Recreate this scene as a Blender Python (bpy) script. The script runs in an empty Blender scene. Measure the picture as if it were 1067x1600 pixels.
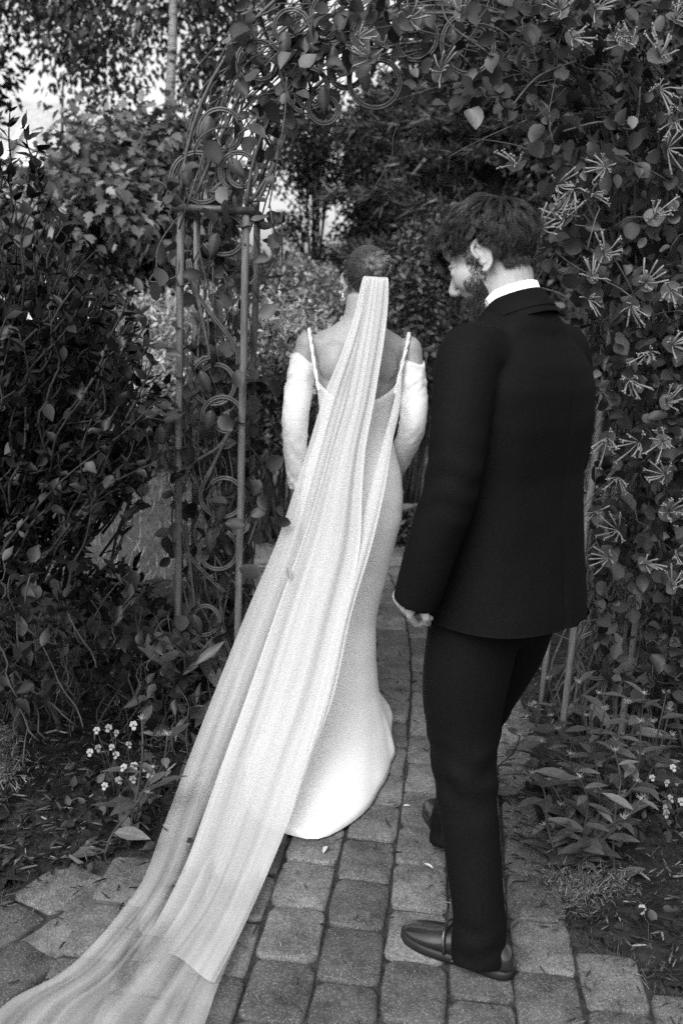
import bpy, bmesh, math, random
import numpy as np
from mathutils import Vector, Matrix, noise

# ------------------------------------------------------------------ camera, sky, sun, exposure
SC = bpy.context.scene
COL = SC.collection
CAM_H, PITCH, ROLL, FPX = 1.58, math.radians(12.7), math.radians(2.5), 1556.0
cam_d = bpy.data.cameras.new('camera')
cam = bpy.data.objects.new('camera', cam_d)
COL.objects.link(cam)
cam_d.sensor_fit = 'VERTICAL'; cam_d.sensor_height = 36.0; cam_d.lens = 35.0
cam_d.clip_start = 0.05; cam_d.clip_end = 2000.0
cam_d.dof.use_dof = True; cam_d.dof.focus_distance = 2.9; cam_d.dof.aperture_fstop = 3.5
cam.matrix_world = Matrix.Translation((0, 0, CAM_H)) @ Matrix.Rotation(math.pi / 2 - PITCH, 4, 'X') @ Matrix.Rotation(ROLL, 4, 'Z')
SC.camera = cam
SUN_EL, SUN_AZ = math.radians(46), math.radians(-155)       # azimuth clockwise from +Y (behind the camera, to the left)
world = bpy.data.worlds.new('World'); SC.world = world; world.use_nodes = True
wn, wl = world.node_tree.nodes, world.node_tree.links
sky = wn.new('ShaderNodeTexSky'); sky.sky_type = 'NISHITA'; sky.sun_disc = False
sky.sun_elevation = SUN_EL; sky.sun_rotation = SUN_AZ
sky.air_density = 1.0; sky.dust_density = 4.0; sky.ozone_density = 1.0
bw = wn.new('ShaderNodeRGBToBW')                             # black-and-white photograph: grey sky
wl.new(sky.outputs[0], bw.inputs[0]); wl.new(bw.outputs[0], wn['Background'].inputs[0])
wn['Background'].inputs[1].default_value = 0.15
sun_d = bpy.data.lights.new('sun', 'SUN'); sun_d.energy = 1.0; sun_d.angle = math.radians(40)
sun_d.color = (1, 1, 1)
sun = bpy.data.objects.new('sun', sun_d); COL.objects.link(sun)
sdir = Vector((math.sin(SUN_AZ) * math.cos(SUN_EL), math.cos(SUN_AZ) * math.cos(SUN_EL), math.sin(SUN_EL)))
sun.rotation_euler = sdir.to_track_quat('Z', 'Y').to_euler()
sun.location = sdir * 30
vs = SC.view_settings
vs.view_transform = 'Standard'; vs.look = 'None'; vs.gamma = 1.0; vs.use_curve_mapping = False
vs.exposure = 1.22
SC.display_settings.display_device = 'sRGB'
SC.cycles.use_denoising = False
SC.cycles.max_bounces = 6; SC.cycles.transparent_max_bounces = 16
SC.cycles.diffuse_bounces = 3; SC.cycles.glossy_bounces = 2; SC.cycles.transmission_bounces = 4

R = math.radians
rng = np.random.default_rng(7)
random.seed(7)

# ------------------------------------------------------------------ pixel of the 1067x1600 photograph -> place
def unroll(px, py):
    dx, dy = px - 533.5, py - 800.0
    c, s = math.cos(ROLL), math.sin(ROLL)
    return dx * c + dy * s, -dx * s + dy * c
def P(px, py, D):
    dx, dy = unroll(px, py)
    h = CAM_H - D * math.tan(PITCH + math.atan(dy / FPX))
    z = D * math.cos(PITCH) + (CAM_H - h) * math.sin(PITCH)
    return Vector((dx / FPX * z, D, h))
def G(px, py):
    dx, dy = unroll(px, py)
    D = CAM_H / math.tan(PITCH + math.atan(dy / FPX))
    z = D * math.cos(PITCH) + CAM_H * math.sin(PITCH)
    return Vector((dx / FPX * z, D, 0.0))
def proj(v):
    """world -> photograph pixel (used to decide which leaves show largest)"""
    v = np.asarray(v, float)
    y, h = v[..., 1], CAM_H - v[..., 2]
    z = np.maximum(y * math.cos(PITCH) + h * math.sin(PITCH), 0.05)
    dx = v[..., 0] / z * FPX; dy = (h * math.cos(PITCH) - y * math.sin(PITCH)) / z * FPX
    c, s = math.cos(ROLL), math.sin(ROLL)
    return 533.5 + dx * c - dy * s, 800 + dx * s + dy * c, z

# ------------------------------------------------------------------ objects
def tag(o, label=None, cat=None, group=None, kind=None):
    if label: o['label'] = label
    if cat: o['category'] = cat
    if group: o['group'] = group
    if kind: o['kind'] = kind
    return o
def empty(name, loc=(0, 0, 0), rz=0.0, label=None, cat=None, group=None):
    o = bpy.data.objects.new(name, None); COL.objects.link(o)
    o.location = loc; o.rotation_euler = (0, 0, rz); o.empty_display_size = 0.1
    return tag(o, label, cat, group)
def link(name, me, parent=None, mat=None, smooth=True):
    if mat is not None:
        me.materials.clear(); me.materials.append(mat)
    if smooth: me.polygons.foreach_set('use_smooth', np.ones(len(me.polygons), bool))
    o = bpy.data.objects.new(name, me); COL.objects.link(o)
    if parent is not None: o.parent = parent
    return o

class MB:
    def __init__(s): s.v, s.f = [], []
    def add(s, verts, faces):
        n = len(s.v); s.v.extend([tuple(v) for v in verts]); s.f.extend([tuple(i + n for i in f) for f in faces]); return s
    def mesh(s, name='mesh'):
        me = bpy.data.meshes.new(name); me.from_pydata(s.v, [], s.f); me.update(); return me
    def build(s, name, mat, parent=None, smooth=True): return link(name, s.mesh(name), parent, mat, smooth)
    def box(s, c, d, M=None):
        x, y, z = d[0] / 2, d[1] / 2, d[2] / 2
        vs_ = [Vector((sx * x, sy * y, sz * z)) for sz in (-1, 1) for sy in (-1, 1) for sx in (-1, 1)]
        vs_ = [(M @ v if M else v) + Vector(c) for v in vs_]
        return s.add(vs_, [(0, 2, 3, 1), (4, 5, 7, 6), (0, 1, 5, 4), (2, 6, 7, 3), (0, 4, 6, 2), (1, 3, 7, 5)])
    def rings(s, rings, cap=True, closed=True):
        n = len(rings[0]); vs_ = [p for r in rings for p in r]; fs = []
        for i in range(len(rings) - 1):
            for j in range(n if closed else n - 1):
                a, b = i * n + j, i * n + (j + 1) % n
                fs.append((a, b, b + n, a + n))
        if cap and closed:
            fs.append(tuple(range(n - 1, -1, -1))); m = (len(rings) - 1) * n; fs.append(tuple(m + j for j in range(n)))
        return s.add(vs_, fs)
    def tube(s, pts, rad, n=6, cap=True, flat=1.0, up=None):
        pts = [Vector(p) for p in pts]
        if not hasattr(rad, '__len__'): rad = [rad] * len(pts)
        N = up and Vector(up) or None; rg = []
        for i, p in enumerate(pts):
            t = (pts[min(i + 1, len(pts) - 1)] - pts[max(i - 1, 0)])
            if t.length < 1e-9: t = Vector((0, 0, 1))
            t.normalize()
            if N is None: N = t.orthogonal()
            N = (N - t * N.dot(t))
            if N.length < 1e-6: N = t.orthogonal()
            N.normalize(); B = t.cross(N); r = rad[i]
            ra, rb = r if hasattr(r, '__len__') else (r, r * flat)
            rg.append([p + N * (math.cos(2 * math.pi * k / n) * ra) + B * (math.sin(2 * math.pi * k / n) * rb) for k in range(n)])
        return s.rings(rg, cap)
    def ellipsoid(s, c, r, n=14, m=9, M=None):
        rg = []
        for i in range(m + 1):
            a = -math.pi / 2 + math.pi * (i + 0.001 if i == 0 else i - 0.001 if i == m else i) / m
            ring = []
            for k in range(n):
                b = 2 * math.pi * k / n
                v = Vector((r[0] * math.cos(a) * math.cos(b), r[1] * math.cos(a) * math.sin(b), r[2] * math.sin(a)))
                ring.append((M @ v if M else v) + Vector(c))
            rg.append(ring)
        return s.rings(rg)
    def remesh(s, name, voxel, smooth_it=3, factor=0.5):
        me = s.mesh(name); o = bpy.data.objects.new('temporary', me); COL.objects.link(o)
        m = o.modifiers.new('r', 'REMESH'); m.mode = 'VOXEL'; m.voxel_size = voxel
        if smooth_it:
            m = o.modifiers.new('s', 'SMOOTH'); m.factor = factor; m.iterations = smooth_it
        dg = bpy.context.evaluated_depsgraph_get()
        out = bpy.data.meshes.new_from_object(o.evaluated_get(dg))
        bpy.data.objects.remove(o); bpy.data.meshes.remove(me)
        return out
def spline(pts, n):
    """Catmull-Rom through pts (any dimension), n samples"""
    p = np.asarray(pts, float); k = len(p)
    t = np.linspace(0, k - 1, n); i = np.minimum(t.astype(int), k - 2); u = (t - i)[:, None]
    p0, p1, p2, p3 = p[np.maximum(i - 1, 0)], p[i], p[i + 1], p[np.minimum(i + 2, k - 1)]
    return 0.5 * ((2 * p1) + (-p0 + p2) * u + (2 * p0 - 5 * p1 + 4 * p2 - p3) * u ** 2 + (-p0 + 3 * p1 - 3 * p2 + p3) * u ** 3)
def get_co(me):
    a = np.empty(len(me.vertices) * 3); me.vertices.foreach_get('co', a); return a.reshape(-1, 3)
def set_co(me, a): me.vertices.foreach_set('co', np.ascontiguousarray(a).ravel()); me.update()
def get_no(me):
    a = np.empty(len(me.vertices) * 3); me.vertices.foreach_get('normal', a); return a.reshape(-1, 3)

# ------------------------------------------------------------------ materials (all grey: the photograph is black and white)
def g3(v): return (v, v, v, 1)
class NT:
    def __init__(s, name):
        s.m = bpy.data.materials.new(name); s.m.use_nodes = True
        s.n, s.l = s.m.node_tree.nodes, s.m.node_tree.links; s.b = s.n['Principled BSDF']
    def new(s, t, **kw):
        o = s.n.new('ShaderNode' + t)
        for k, v in kw.items(): setattr(o, k, v)
        return o
    def link(s, a, b): s.l.new(a, b)
    def coord(s, kind='Object'): return s.new('TexCoord').outputs[kind]
    def noise(s, scale, detail=4, rough=0.6, vec=None, stretch=None):
        t = s.new('TexNoise'); t.inputs['Scale'].default_value = scale; t.inputs['Detail'].default_value = detail; t.inputs['Roughness'].default_value = rough
        v = vec or s.coord()
        if stretch:
            mp = s.new('Mapping'); mp.inputs['Scale'].default_value = stretch; s.link(v, mp.inputs[0]); v = mp.outputs[0]
        s.link(v, t.inputs['Vector']); return t.outputs['Fac']
    def ramp(s, fac, stops):
        r = s.new('ValToRGB'); e = r.color_ramp.elements
        while len(e) < len(stops): e.new(0.5)
        for el, (p, c) in zip(e, stops): el.position = p; el.color = g3(c)
        s.link(fac, r.inputs[0]); return r.outputs[0]
    def math(s, op, a, b=None, clamp=False):
        m = s.new('Math', operation=op); m.use_clamp = clamp
        for i, x in enumerate((a, b)):
            if x is None: continue
            if isinstance(x, (int, float)): m.inputs[i].default_value = x
            else: s.link(x, m.inputs[i])
        return m.outputs[0]
    def maprange(s, v, a, b, c, d):
        m = s.new('MapRange'); m.inputs[1].default_value = a; m.inputs[2].default_value = b; m.inputs[3].default_value = c; m.inputs[4].default_value = d
        s.link(v, m.inputs[0]); return m.outputs[0]
    def bump(s, h, strength=0.3, dist=0.01):
        b = s.new('Bump'); b.inputs['Strength'].default_value = strength; b.inputs['Distance'].default_value = dist
        s.link(h, b.inputs['Height']); s.link(b.outputs[0], s.b.inputs['Normal']); return b
    def set(s, color=None, rough=0.6, spec=0.4, **kw):
        if color is not None:
            if isinstance(color, (int, float)): s.b.inputs['Base Color'].default_value = g3(color)
            else: s.link(color, s.b.inputs['Base Color'])
        s.b.inputs['Roughness'].default_value = rough; s.b.inputs['Specular IOR Level'].default_value = spec
        for k, v in kw.items(): s.b.inputs[k.replace('_', ' ')].default_value = v
        return s.m
def mat_simple(name, v, rough=0.6, spec=0.4, var=0.25, scale=20, bump=0.0, bscale=None, stretch=None, dist=0.005, **kw):
    t = NT(name); f = t.noise(scale, stretch=stretch)
    c = t.ramp(f, [(0.3, v * (1 - var)), (0.7, v * (1 + var))])
    if bump: t.bump(t.noise(bscale or scale * 2, stretch=stretch), bump, dist)
    return t.set(c, rough, spec, **kw)
def mat_leaf(name, v, var=0.45, rough=0.5, spec=0.35, per_object=False, trans=0.2, veins=True):
    t = NT(name)
    if per_object: f = t.new('ObjectInfo').outputs['Random']
    else: f = t.new('Attribute', attribute_name='tint').outputs['Fac']
    f = t.math('POWER', f, 1.9)
    k = t.maprange(f, 0, 1, v * (1 - var), v * (1 + 2.2 * var))
    if veins:                                    # the paler midrib, in the leaf's own UV
        uv = t.new('UVMap'); sep = t.new('SeparateXYZ'); t.link(uv.outputs[0], sep.inputs[0])
        d = t.math('ABSOLUTE', t.math('SUBTRACT', sep.outputs[0], 0.5))
        rib = t.maprange(d, 0.0, 0.035, 1.35, 1.0)
        k = t.math('MULTIPLY', k, rib)
        blot = t.noise(9, 3)
        k = t.math('MULTIPLY', k, t.maprange(blot, 0.3, 0.7, 0.8, 1.2))
    col = t.new('CombineColor')
    for i in range(3): t.link(k, col.inputs[i])
    t.set(col.outputs[0], rough, spec)
    if trans:
        tr = t.new('BsdfTranslucent'); t.link(col.outputs[0], tr.inputs[0])
        mx = t.new('MixShader'); mx.inputs[0].default_value = trans
        t.link(t.b.outputs[0], mx.inputs[1]); t.link(tr.outputs[0], mx.inputs[2]); t.link(mx.outputs[0], t.n['Material Output'].inputs[0])
    return t.m
M = {}

# ------------------------------------------------------------------ leaves
def leaf_template(prof, cup=0.12, droop=0.12, fold=0.05, wave=0.0):
    """prof: list of (t, halfwidth) from base to tip; returns verts, faces, uv   (x across, y along, z normal; length 1)"""
    vs_, fs, uv = [], [], []
    k = len(prof)
    for i, (t, w) in enumerate(prof):
        z = -droop * t * t
        wv = wave * (1 if i % 2 else -1) * w
        vs_ += [(-w, t, z + cup * w + fold * w + wv), (0, t, z - fold * 0.2), (w, t, z + cup * w + fold * w - wv)]
        uv += [(0.5 - w, t), (0.5, t), (0.5 + w, t)]
    for i in range(k - 1):
        a = i * 3
        fs += [(a, a + 1, a + 4, a + 3), (a + 1, a + 2, a + 5, a + 4)]
    return np.array(vs_), fs, np.array(uv)
T_OVATE = leaf_template([(0, .02), (.12, .17), (.32, .27), (.55, .24), (.8, .12), (1, .005)], wave=.06)
T_ROUND = leaf_template([(0, .08), (.14, .32), (.38, .43), (.62, .40), (.85, .24), (1, .03)], cup=.2, droop=.05, wave=.05)
T_LANCE = leaf_template([(0, .015), (.12, .07), (.3, .13), (.52, .155), (.75, .11), (.9, .05), (1, .004)], cup=.25, droop=.22, wave=.04)
T_MAPLE = leaf_template([(0, .02), (.1, .2), (.3, .42), (.42, .22), (.58, .33), (.75, .1), (1, .01)], wave=.05)
T_SMALL = (np.array([(0, 0, 0), (-.3, .45, .07), (.3, .45, .07), (0, 1, -.1)], float), [(0, 2, 3, 1)], np.array([(.5, 0), (.2, .45), (.8, .45), (.5, 1)]))
T_NEEDLE = (np.array([(-.5, 0, 0), (.5, 0, 0), (0, 1, -.05)], float), [(0, 1, 2)], np.array([(.45, 0), (.55, 0), (.5, 1)]))
def frames(d, nrm):
    d = d / np.maximum(np.linalg.norm(d, axis=1, keepdims=True), 1e-9)
    x = np.cross(d, nrm); x /= np.maximum(np.linalg.norm(x, axis=1, keepdims=True), 1e-9)
    z = np.cross(x, d); return x, d, z
def leaf_mass(name, tmpl, pos, d, nrm, size, mat, parent=None, wid=1.0, tint=None, kind='stuff'):
    tv, tf, tu = tmpl; n = len(pos); k = len(tv)
    x, y, z = frames(np.asarray(d, float), np.asarray(nrm, float))
    size = np.broadcast_to(np.asarray(size, float), (n,)); wid = np.broadcast_to(np.asarray(wid, float), (n,))
    co = pos[:, None, :] + size[:, None, None] * (tv[None, :, 0:1] * wid[:, None, None] * x[:, None, :] + tv[None, :, 1:2] * y[:, None, :] + tv[None, :, 2:3] * z[:, None, :])
    fl = len(tf); per = len(tf[0])
    idx = (np.arange(n)[:, None, None] * k + np.array(tf)[None]).reshape(-1)
    me = bpy.data.meshes.new(name)
    me.vertices.add(n * k); me.vertices.foreach_set('co', co.reshape(-1).astype(np.float32))
    me.loops.add(n * fl * per); me.loops.foreach_set('vertex_index', idx.astype(np.int32))
    me.polygons.add(n * fl); me.polygons.foreach_set('loop_start', np.arange(0, n * fl * per, per, dtype=np.int32))
    uvl = me.uv_layers.new(name='UVMap')
    uvl.data.foreach_set('uv', tu[np.tile(np.array(tf).reshape(-1), n)].astype(np.float32).reshape(-1))
    if tint is None: tint = rng.random(n)
    at = me.attributes.new('tint', 'FLOAT', 'POINT'); at.data.foreach_set('value', np.repeat(tint, k).astype(np.float32))
    me.update(); me.validate()
    o = link(name, me, parent, mat, smooth=per > 3 and k > 4)
    if kind: o['kind'] = kind
    return o
_tm = {}
def leaf_mesh(key, tmpl, mat):
    if key not in _tm:
        tv, tf, tu = tmpl; me = bpy.data.meshes.new(key); me.from_pydata([tuple(v) for v in tv], [], tf)
        uvl = me.uv_layers.new(name='UVMap')
        uvl.data.foreach_set('uv', tu[np.array(tf).reshape(-1)].astype(np.float32).reshape(-1))
        me.materials.append(mat); me.polygons.foreach_set('use_smooth', np.ones(len(me.polygons), bool)); me.update(); _tm[key] = me
    return _tm[key]
def leaf_objects(name, me, pos, d, nrm, size, parent, wid=1.0):
    """one object per leaf, sharing the mesh; pos in the parent's space (parent unrotated at its location)"""
    x, y, z = frames(np.asarray(d, float), np.asarray(nrm, float)); n = len(pos)
    size = np.broadcast_to(np.asarray(size, float), (n,)); wid = np.broadcast_to(np.asarray(wid, float), (n,))
    for i in range(n):
        o = bpy.data.objects.new(name, me); COL.objects.link(o); o.parent = parent
        s = size[i]
        o.matrix_local = Matrix(((x[i][0] * s * wid[i], y[i][0] * s, z[i][0] * s, pos[i][0]), (x[i][1] * s * wid[i], y[i][1] * s, z[i][1] * s, pos[i][1]),
                                 (x[i][2] * s * wid[i], y[i][2] * s, z[i][2] * s, pos[i][2]), (0, 0, 0, 1)))
def split_leaves(parent, pos, d, nrm, size, tmpl, key, m_obj, m_mass, cap=300, front=None, minpx=10, wid=1.0):
    """the leaves that show largest become objects, the rest one mass; pos in world space"""
    px, py, z = proj(pos); loc = np.array(parent.location)
    wid = np.broadcast_to(np.asarray(wid, float), (len(pos),))
    inside = (px > -10) & (px < 1077) & (py > -10) & (py < 1610) & (size * FPX / z > minpx)
    score = np.where(inside, z if front is None else front, 1e9)
    order = np.argsort(score); k = int(min(cap, inside.sum()))
    a, b = order[:k], order[k:]
    for k_ in range(4):                              # four shapes: flat, curled, twisted, folded
        tv, tf, tu = tmpl; tv2 = tv.copy(); c_, tw, fo = ((0, 0, 0), (.9, .3, 0), (-.5, -.6, .3), (.3, .5, .9))[k_]
        tv2[:, 2] += c_ * .35 * (tv[:, 1] - .5) ** 2 + fo * .55 * np.abs(tv[:, 0]) + .05 * np.sin(tv[:, 1] * 9 + k_) * tv[:, 0] * 3; an = tw * (tv[:, 1] - .3); tv2[:, 0], tv2[:, 2] = tv2[:, 0] * np.cos(an) - tv2[:, 2] * np.sin(an), tv2[:, 0] * np.sin(an) + tv2[:, 2] * np.cos(an)
        q = a[k_::4]
        if len(q): leaf_objects('leaf', leaf_mesh(key + str(k_), (tv2, tf, tu), m_obj), pos[q] - loc, d[q], nrm[q], size[q], parent, wid[q])
    if len(b): leaf_mass('foliage', tmpl, pos[b] - loc, d[b], nrm[b], size[b], m_mass, parent, wid[b])
def rvec(n): 
    v = rng.normal(size=(n, 3)); return v / np.linalg.norm(v, axis=1, keepdims=True)
# ------------------------------------------------------------------ ground, path, beds, lawn
def lerp_edge(tab, y):
    ys = [p[1] for p in tab]; xs = [p[0] for p in tab]
    return np.interp(y, ys, xs)
EDGE_L = [(-2.2, 0.3), (-1.7, 1.6), (-0.98, 2.22), (-0.853, 2.325), (-0.518, 2.585), (-0.50, 2.9), (-0.47, 4.4), (-0.52, 5.6), (-0.70, 7.3), (-1.3, 10), (-2.6, 14)]
EDGE_R = [(1.9, 0.3), (1.25, 1.6), (0.86, 2.02), (0.64, 2.27), (0.63, 2.73), (0.80, 4.2), (0.80, 5.6), (0.62, 7.3), (0.1, 10), (-1.1, 14)]
def centre(y): return float(np.interp(y, *zip(*[(a[1], a[0]) for a in CL])))
_c = spline([(.02, 0.6), (.152, 2.16), (.265, 3.2), (.342, 4.38), (.301, 5.36), (.15, 6.6), (-.2, 8.2), (-.9, 10.5), (-2, 14)], 120)
CL = [tuple(a) for a in _c]

t = NT('lawn_soil'); f = t.noise(3.0, 8); f2 = t.noise(60, 4)
c = t.ramp(t.math('ADD', t.math('MULTIPLY', f, .5), t.math('MULTIPLY', f2, .5)), [(.35, .025), (.65, .075)])
t.bump(t.noise(40, 6), .6, .03); M['ground'] = t.set(c, .95, .1)
mb = MB(); s = 400
mb.add([(-s, -s, -.03), (s, -s, -.03), (s, s, -.03), (-s, s, -.03)], [(0, 1, 2, 3)])
tag(mb.build('ground', M['ground']), 'lawn and bare soil stretching away under the garden', 'ground', kind='structure')

t = NT('joint_soil'); c = t.ramp(t.noise(35, 6), [(.3, .012), (.7, .05)])
t.bump(t.noise(120, 4), .8, .01); M['joint'] = t.set(c, .95, .1)
# beyond the pavers one can tell apart, the material carries the pattern
t = NT('far_paving'); br = t.new('TexBrick'); t.link(t.coord(), br.inputs[0])
br.inputs['Color1'].default_value = g3(.15); br.inputs['Color2'].default_value = g3(.10); br.inputs['Mortar'].default_value = g3(.02)
br.inputs['Scale'].default_value = 1; br.inputs['Brick Width'].default_value = .2085; br.inputs['Row Height'].default_value = .1555; br.inputs['Mortar Size'].default_value = .008
M['far_paving'] = t.set(br.outputs[0], .85, .2)

t = NT('paver_concrete')
oi = t.new('ObjectInfo'); co = t.coord()
add = t.new('VectorMath', operation='ADD'); t.link(co, add.inputs[0]); t.link(oi.outputs['Location'], add.inputs[1]); vec = add.outputs[0]
base = t.maprange(oi.outputs['Random'], 0, 1, .055, .12)
patch = t.maprange(t.noise(9, 7, .7, vec=vec), .32, .68, .45, 1.4)
fine = t.maprange(t.noise(190, 5, .75, vec=vec), .32, .68, .4, 1.6)
k = t.math('MULTIPLY', t.math('MULTIPLY', base, patch), fine)
vo = t.new('TexVoronoi'); vo.inputs['Scale'].default_value = 250; t.link(vec, vo.inputs['Vector'])
sepc = t.new('SeparateColor'); t.link(vo.outputs['Color'], sepc.inputs[0])
spk = t.math('MULTIPLY', t.math('LESS_THAN', vo.outputs['Distance'], .34), t.math('GREATER_THAN', sepc.outputs[0], .66))
dk = t.math('MULTIPLY', t.math('LESS_THAN', vo.outputs['Distance'], .4), t.math('LESS_THAN', sepc.outputs[0], .22))
k = t.math('ADD', k, t.math('MULTIPLY', spk, .13)); k = t.math('MULTIPLY', k, t.math('SUBTRACT', 1.0, t.math('MULTIPLY', dk, .55)))
cc = t.new('CombineColor'); [t.link(k, cc.inputs[i]) for i in range(3)]
t.bump(t.math('ADD', t.noise(140, 4, vec=vec), t.math('MULTIPLY', spk, .4)), .45, .004)
M['paver'] = t.set(cc.outputs[0], .8, .25)

def paver_mesh(w, l, seed):
    rr = random.Random(seed); n = 20; rg = []
    def outline(ins, z, jit):
        out = []
        for i in range(n):
            a = 2 * math.pi * i / n; ca, sa = math.cos(a), math.sin(a); e = 0.26
            x = math.copysign(abs(ca) ** e, ca) * (w / 2 - ins); y = math.copysign(abs(sa) ** e, sa) * (l / 2 - ins)
            out.append((x + jx[i] * jit, y + jy[i] * jit, z + (rr.uniform(-.002, .002) if z > -.02 else 0)))
        return out
    jx = [rr.uniform(-1, 1) for _ in range(n)]; jy = [rr.uniform(-1, 1) for _ in range(n)]
    m = MB(); m.rings([outline(0, -.06, .0035), outline(0, -.009, .0035), outline(.003, -.003, .003), outline(.009, .0, .003)], cap=False)
    b = 3 * n; c0 = len(m.v); m.v.append((0, 0, rr.uniform(-.002, .002)))
    m.f += [(b + i, b + (i + 1) % n, c0) for i in range(n)]
    return m.mesh('paver')
pav = []
for i in range(10):
    me = paver_mesh(.150, .2035, i); me.materials.append(M['paver']); me.polygons.foreach_set('use_smooth', np.ones(len(me.polygons), bool)); pav.append(me)
mb = MB(); ys = list(np.linspace(.4, 14, 60))
vv = [(float(lerp_edge(EDGE_L, y)) - .02, y, -.013) for y in ys] + [(float(lerp_edge(EDGE_R, y)) + .02, y, -.013) for y in ys]
mb.add(vv, [(i, 60 + i, 61 + i, i + 1) for i in range(59)])
path = mb.build('path', M['joint']); tag(path, 'garden path of speckled concrete cobble pavers with dark mossy joints', 'path', kind='structure')
mb = MB(); ys = list(np.linspace(7.02, 14, 20))
vv = [(float(lerp_edge(EDGE_L, y)), y, -.006) for y in ys] + [(float(lerp_edge(EDGE_R, y)), y, -.006) for y in ys]
mb.add(vv, [(i, 20 + i, 21 + i, i + 1) for i in range(19)])
mb.build('far_paving', M['far_paving'], path)
rp = random.Random(3)
def put_paver(x, y, rot):
    o = bpy.data.objects.new('paver', rp.choice(pav)); COL.objects.link(o); o.parent = path
    o.location = (x, y, rp.uniform(-.004, .003)); o.rotation_euler = (rp.uniform(-.014, .014), rp.uniform(-.014, .014), rot + rp.uniform(-.02, .02) + rp.choice((0, math.pi)))
    return o
npav = 0
for col in range(-6, 7):
    y = 1.58 + (0.12 if col % 2 else 0) + rp.uniform(-.03, .03)
    while y < 7.0:
        cx = centre(y); hd = math.atan2(centre(y + .1) - centre(y - .1), .2)
        off = (col + .5) * .1555; x = cx + off * math.cos(hd); yy = y - off * math.sin(hd)
        L, Rr = float(lerp_edge(EDGE_L, yy)), float(lerp_edge(EDGE_R, yy))
        if yy < 2.65: L = max(L, -.66)
        if L + .03 < x < Rr - .02 and not (yy < 1.75 and abs(x) > .5): put_paver(x, yy, -hd); npav += 1
        y += .2085
for (ang, ox, oy, test) in ((30, -.69, 2.232, lambda x, y: x < -.69),):
    a = R(ang)
    for i in range(-7, 8):
        for j in range(-5, 6):
            u, w = (j + (.5 if i % 2 else 0)) * .2085, (i + .5) * .1555
            x = ox + u * math.sin(a) + w * math.cos(a); y = oy + u * math.cos(a) - w * math.sin(a)
            if test(x, y) and 1.6 < y < 2.75 and lerp_edge(EDGE_L, y) + .02 < x < lerp_edge(EDGE_R, y) - .0 and abs(x) < 1.25:
                put_paver(x, y, -a).location.z -= .003; npav += 1

for (x, y) in ((84, 1462), (118, 1440), (30, 1500), (150, 1405)):
    q = G(x, y); o = put_paver(q.x, q.y, -R(30)); o.location.z -= .006; o.scale = (.82, .7, 1)
# planting beds: rough soil and bark
t = NT('bed_soil'); c = t.ramp(t.noise(18, 8), [(.3, .006), (.75, .04)]); t.bump(t.noise(50, 6), 1.0, .02); M['soil'] = t.set(c, .95, .1)
def bed(name, label, inside, x0, x1, y0, y1, st=.035):
    nx, ny = int((x1 - x0) / st) + 1, int((y1 - y0) / st) + 1
    vs_, fs, keep = [], [], {}
    def vid(i, j):
        if (i, j) not in keep:
            x, y = x0 + i * st, y0 + j * st; keep[(i, j)] = len(vs_)
            z = .004 + .03 * noise.noise((x * 4, y * 4, 1)) + .02 * noise.noise((x * 14, y * 14, 2))
            vs_.append((x, y, max(z, -.012)))
        return keep[(i, j)]
    for i in range(nx - 1):
        for j in range(ny - 1):
            if inside(x0 + (i + .5) * st, y0 + (j + .5) * st): fs.append((vid(i, j), vid(i + 1, j), vid(i + 1, j + 1), vid(i, j + 1)))
    m = MB(); m.add(vs_, fs); return tag(m.build(name, M['soil']), label, 'planting bed', kind='structure')
in_l = lambda x, y: x < lerp_edge(EDGE_L, y) - .012 and y < 5.2
in_r = lambda x, y: x > lerp_edge(EDGE_R, y) + .012 and y < 6.5
bed('planting_bed', 'dark mulched planting bed along the left side of the path', in_l, -3.4, -.3, 1.7, 5.2)
bed('planting_bed', 'dark mulched planting bed under the flowering vine', in_r, .5, 3.6, 1.5, 6.5)

# bark chips and litter
T_CHIP = (np.array([(-.10, 0, 0), (.05, .10, 0), (.20, .72, .02), (-.05, 1, -.01), (-.07, .05, .07), (.06, .16, .11), (.12, .66, .10), (-.04, .86, .04)], float),
          [(3, 2, 1, 0), (4, 5, 6, 7), (0, 1, 5, 4), (1, 2, 6, 5), (2, 3, 7, 6), (3, 0, 4, 7)], np.array([(.3, 0), (.7, 0), (.7, 1), (.3, 1)] * 2, float))
t = NT('bark_chip'); f = t.new('Attribute', attribute_name='tint').outputs['Fac']
c = t.ramp(f, [(0, .006), (.5, .022), (.8, .06), (.95, .13), (1, .24)]); t.bump(t.noise(140, 5), .9, .006); M['chip'] = t.set(c, .85, .2)
def scatter(n, inside, x0, x1, y0, y1, power=1.0):
    out = []
    while len(out) < n:
        x = random.uniform(x0, x1); y = y0 + (y1 - y0) * random.random() ** power
        if inside(x, y): out.append((x, y))
    return np.array(out)
def chips(name, label, pts, lo, hi, mat, zmax=.03, zmin=.004, kind='stuff', flat=.35, wid=None):
    n = len(pts); pos = np.c_[pts, rng.uniform(zmin, zmax, n)]
    a = rng.uniform(0, 2 * math.pi, n); d = np.c_[np.cos(a), np.sin(a), rng.normal(0, flat * .5, n)]
    nr = np.c_[rng.normal(0, flat, n), rng.normal(0, flat, n), np.ones(n)]
    o = leaf_mass(name, T_CHIP, pos, d, nr, rng.uniform(lo, hi, n) , mat, None, wid if wid is not None else rng.uniform(.6, 1.6, n))
    return tag(o, label, 'mulch')
chips('bark_mulch', 'shredded bark chips covering the bed beside the violas', scatter(9000, in_l, -2.0, -.35, 2.0, 4.2, 1.4), .008, .062, M['chip'], wid=rng.uniform(.2, 1.0, 9000) ** 1.3)
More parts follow.
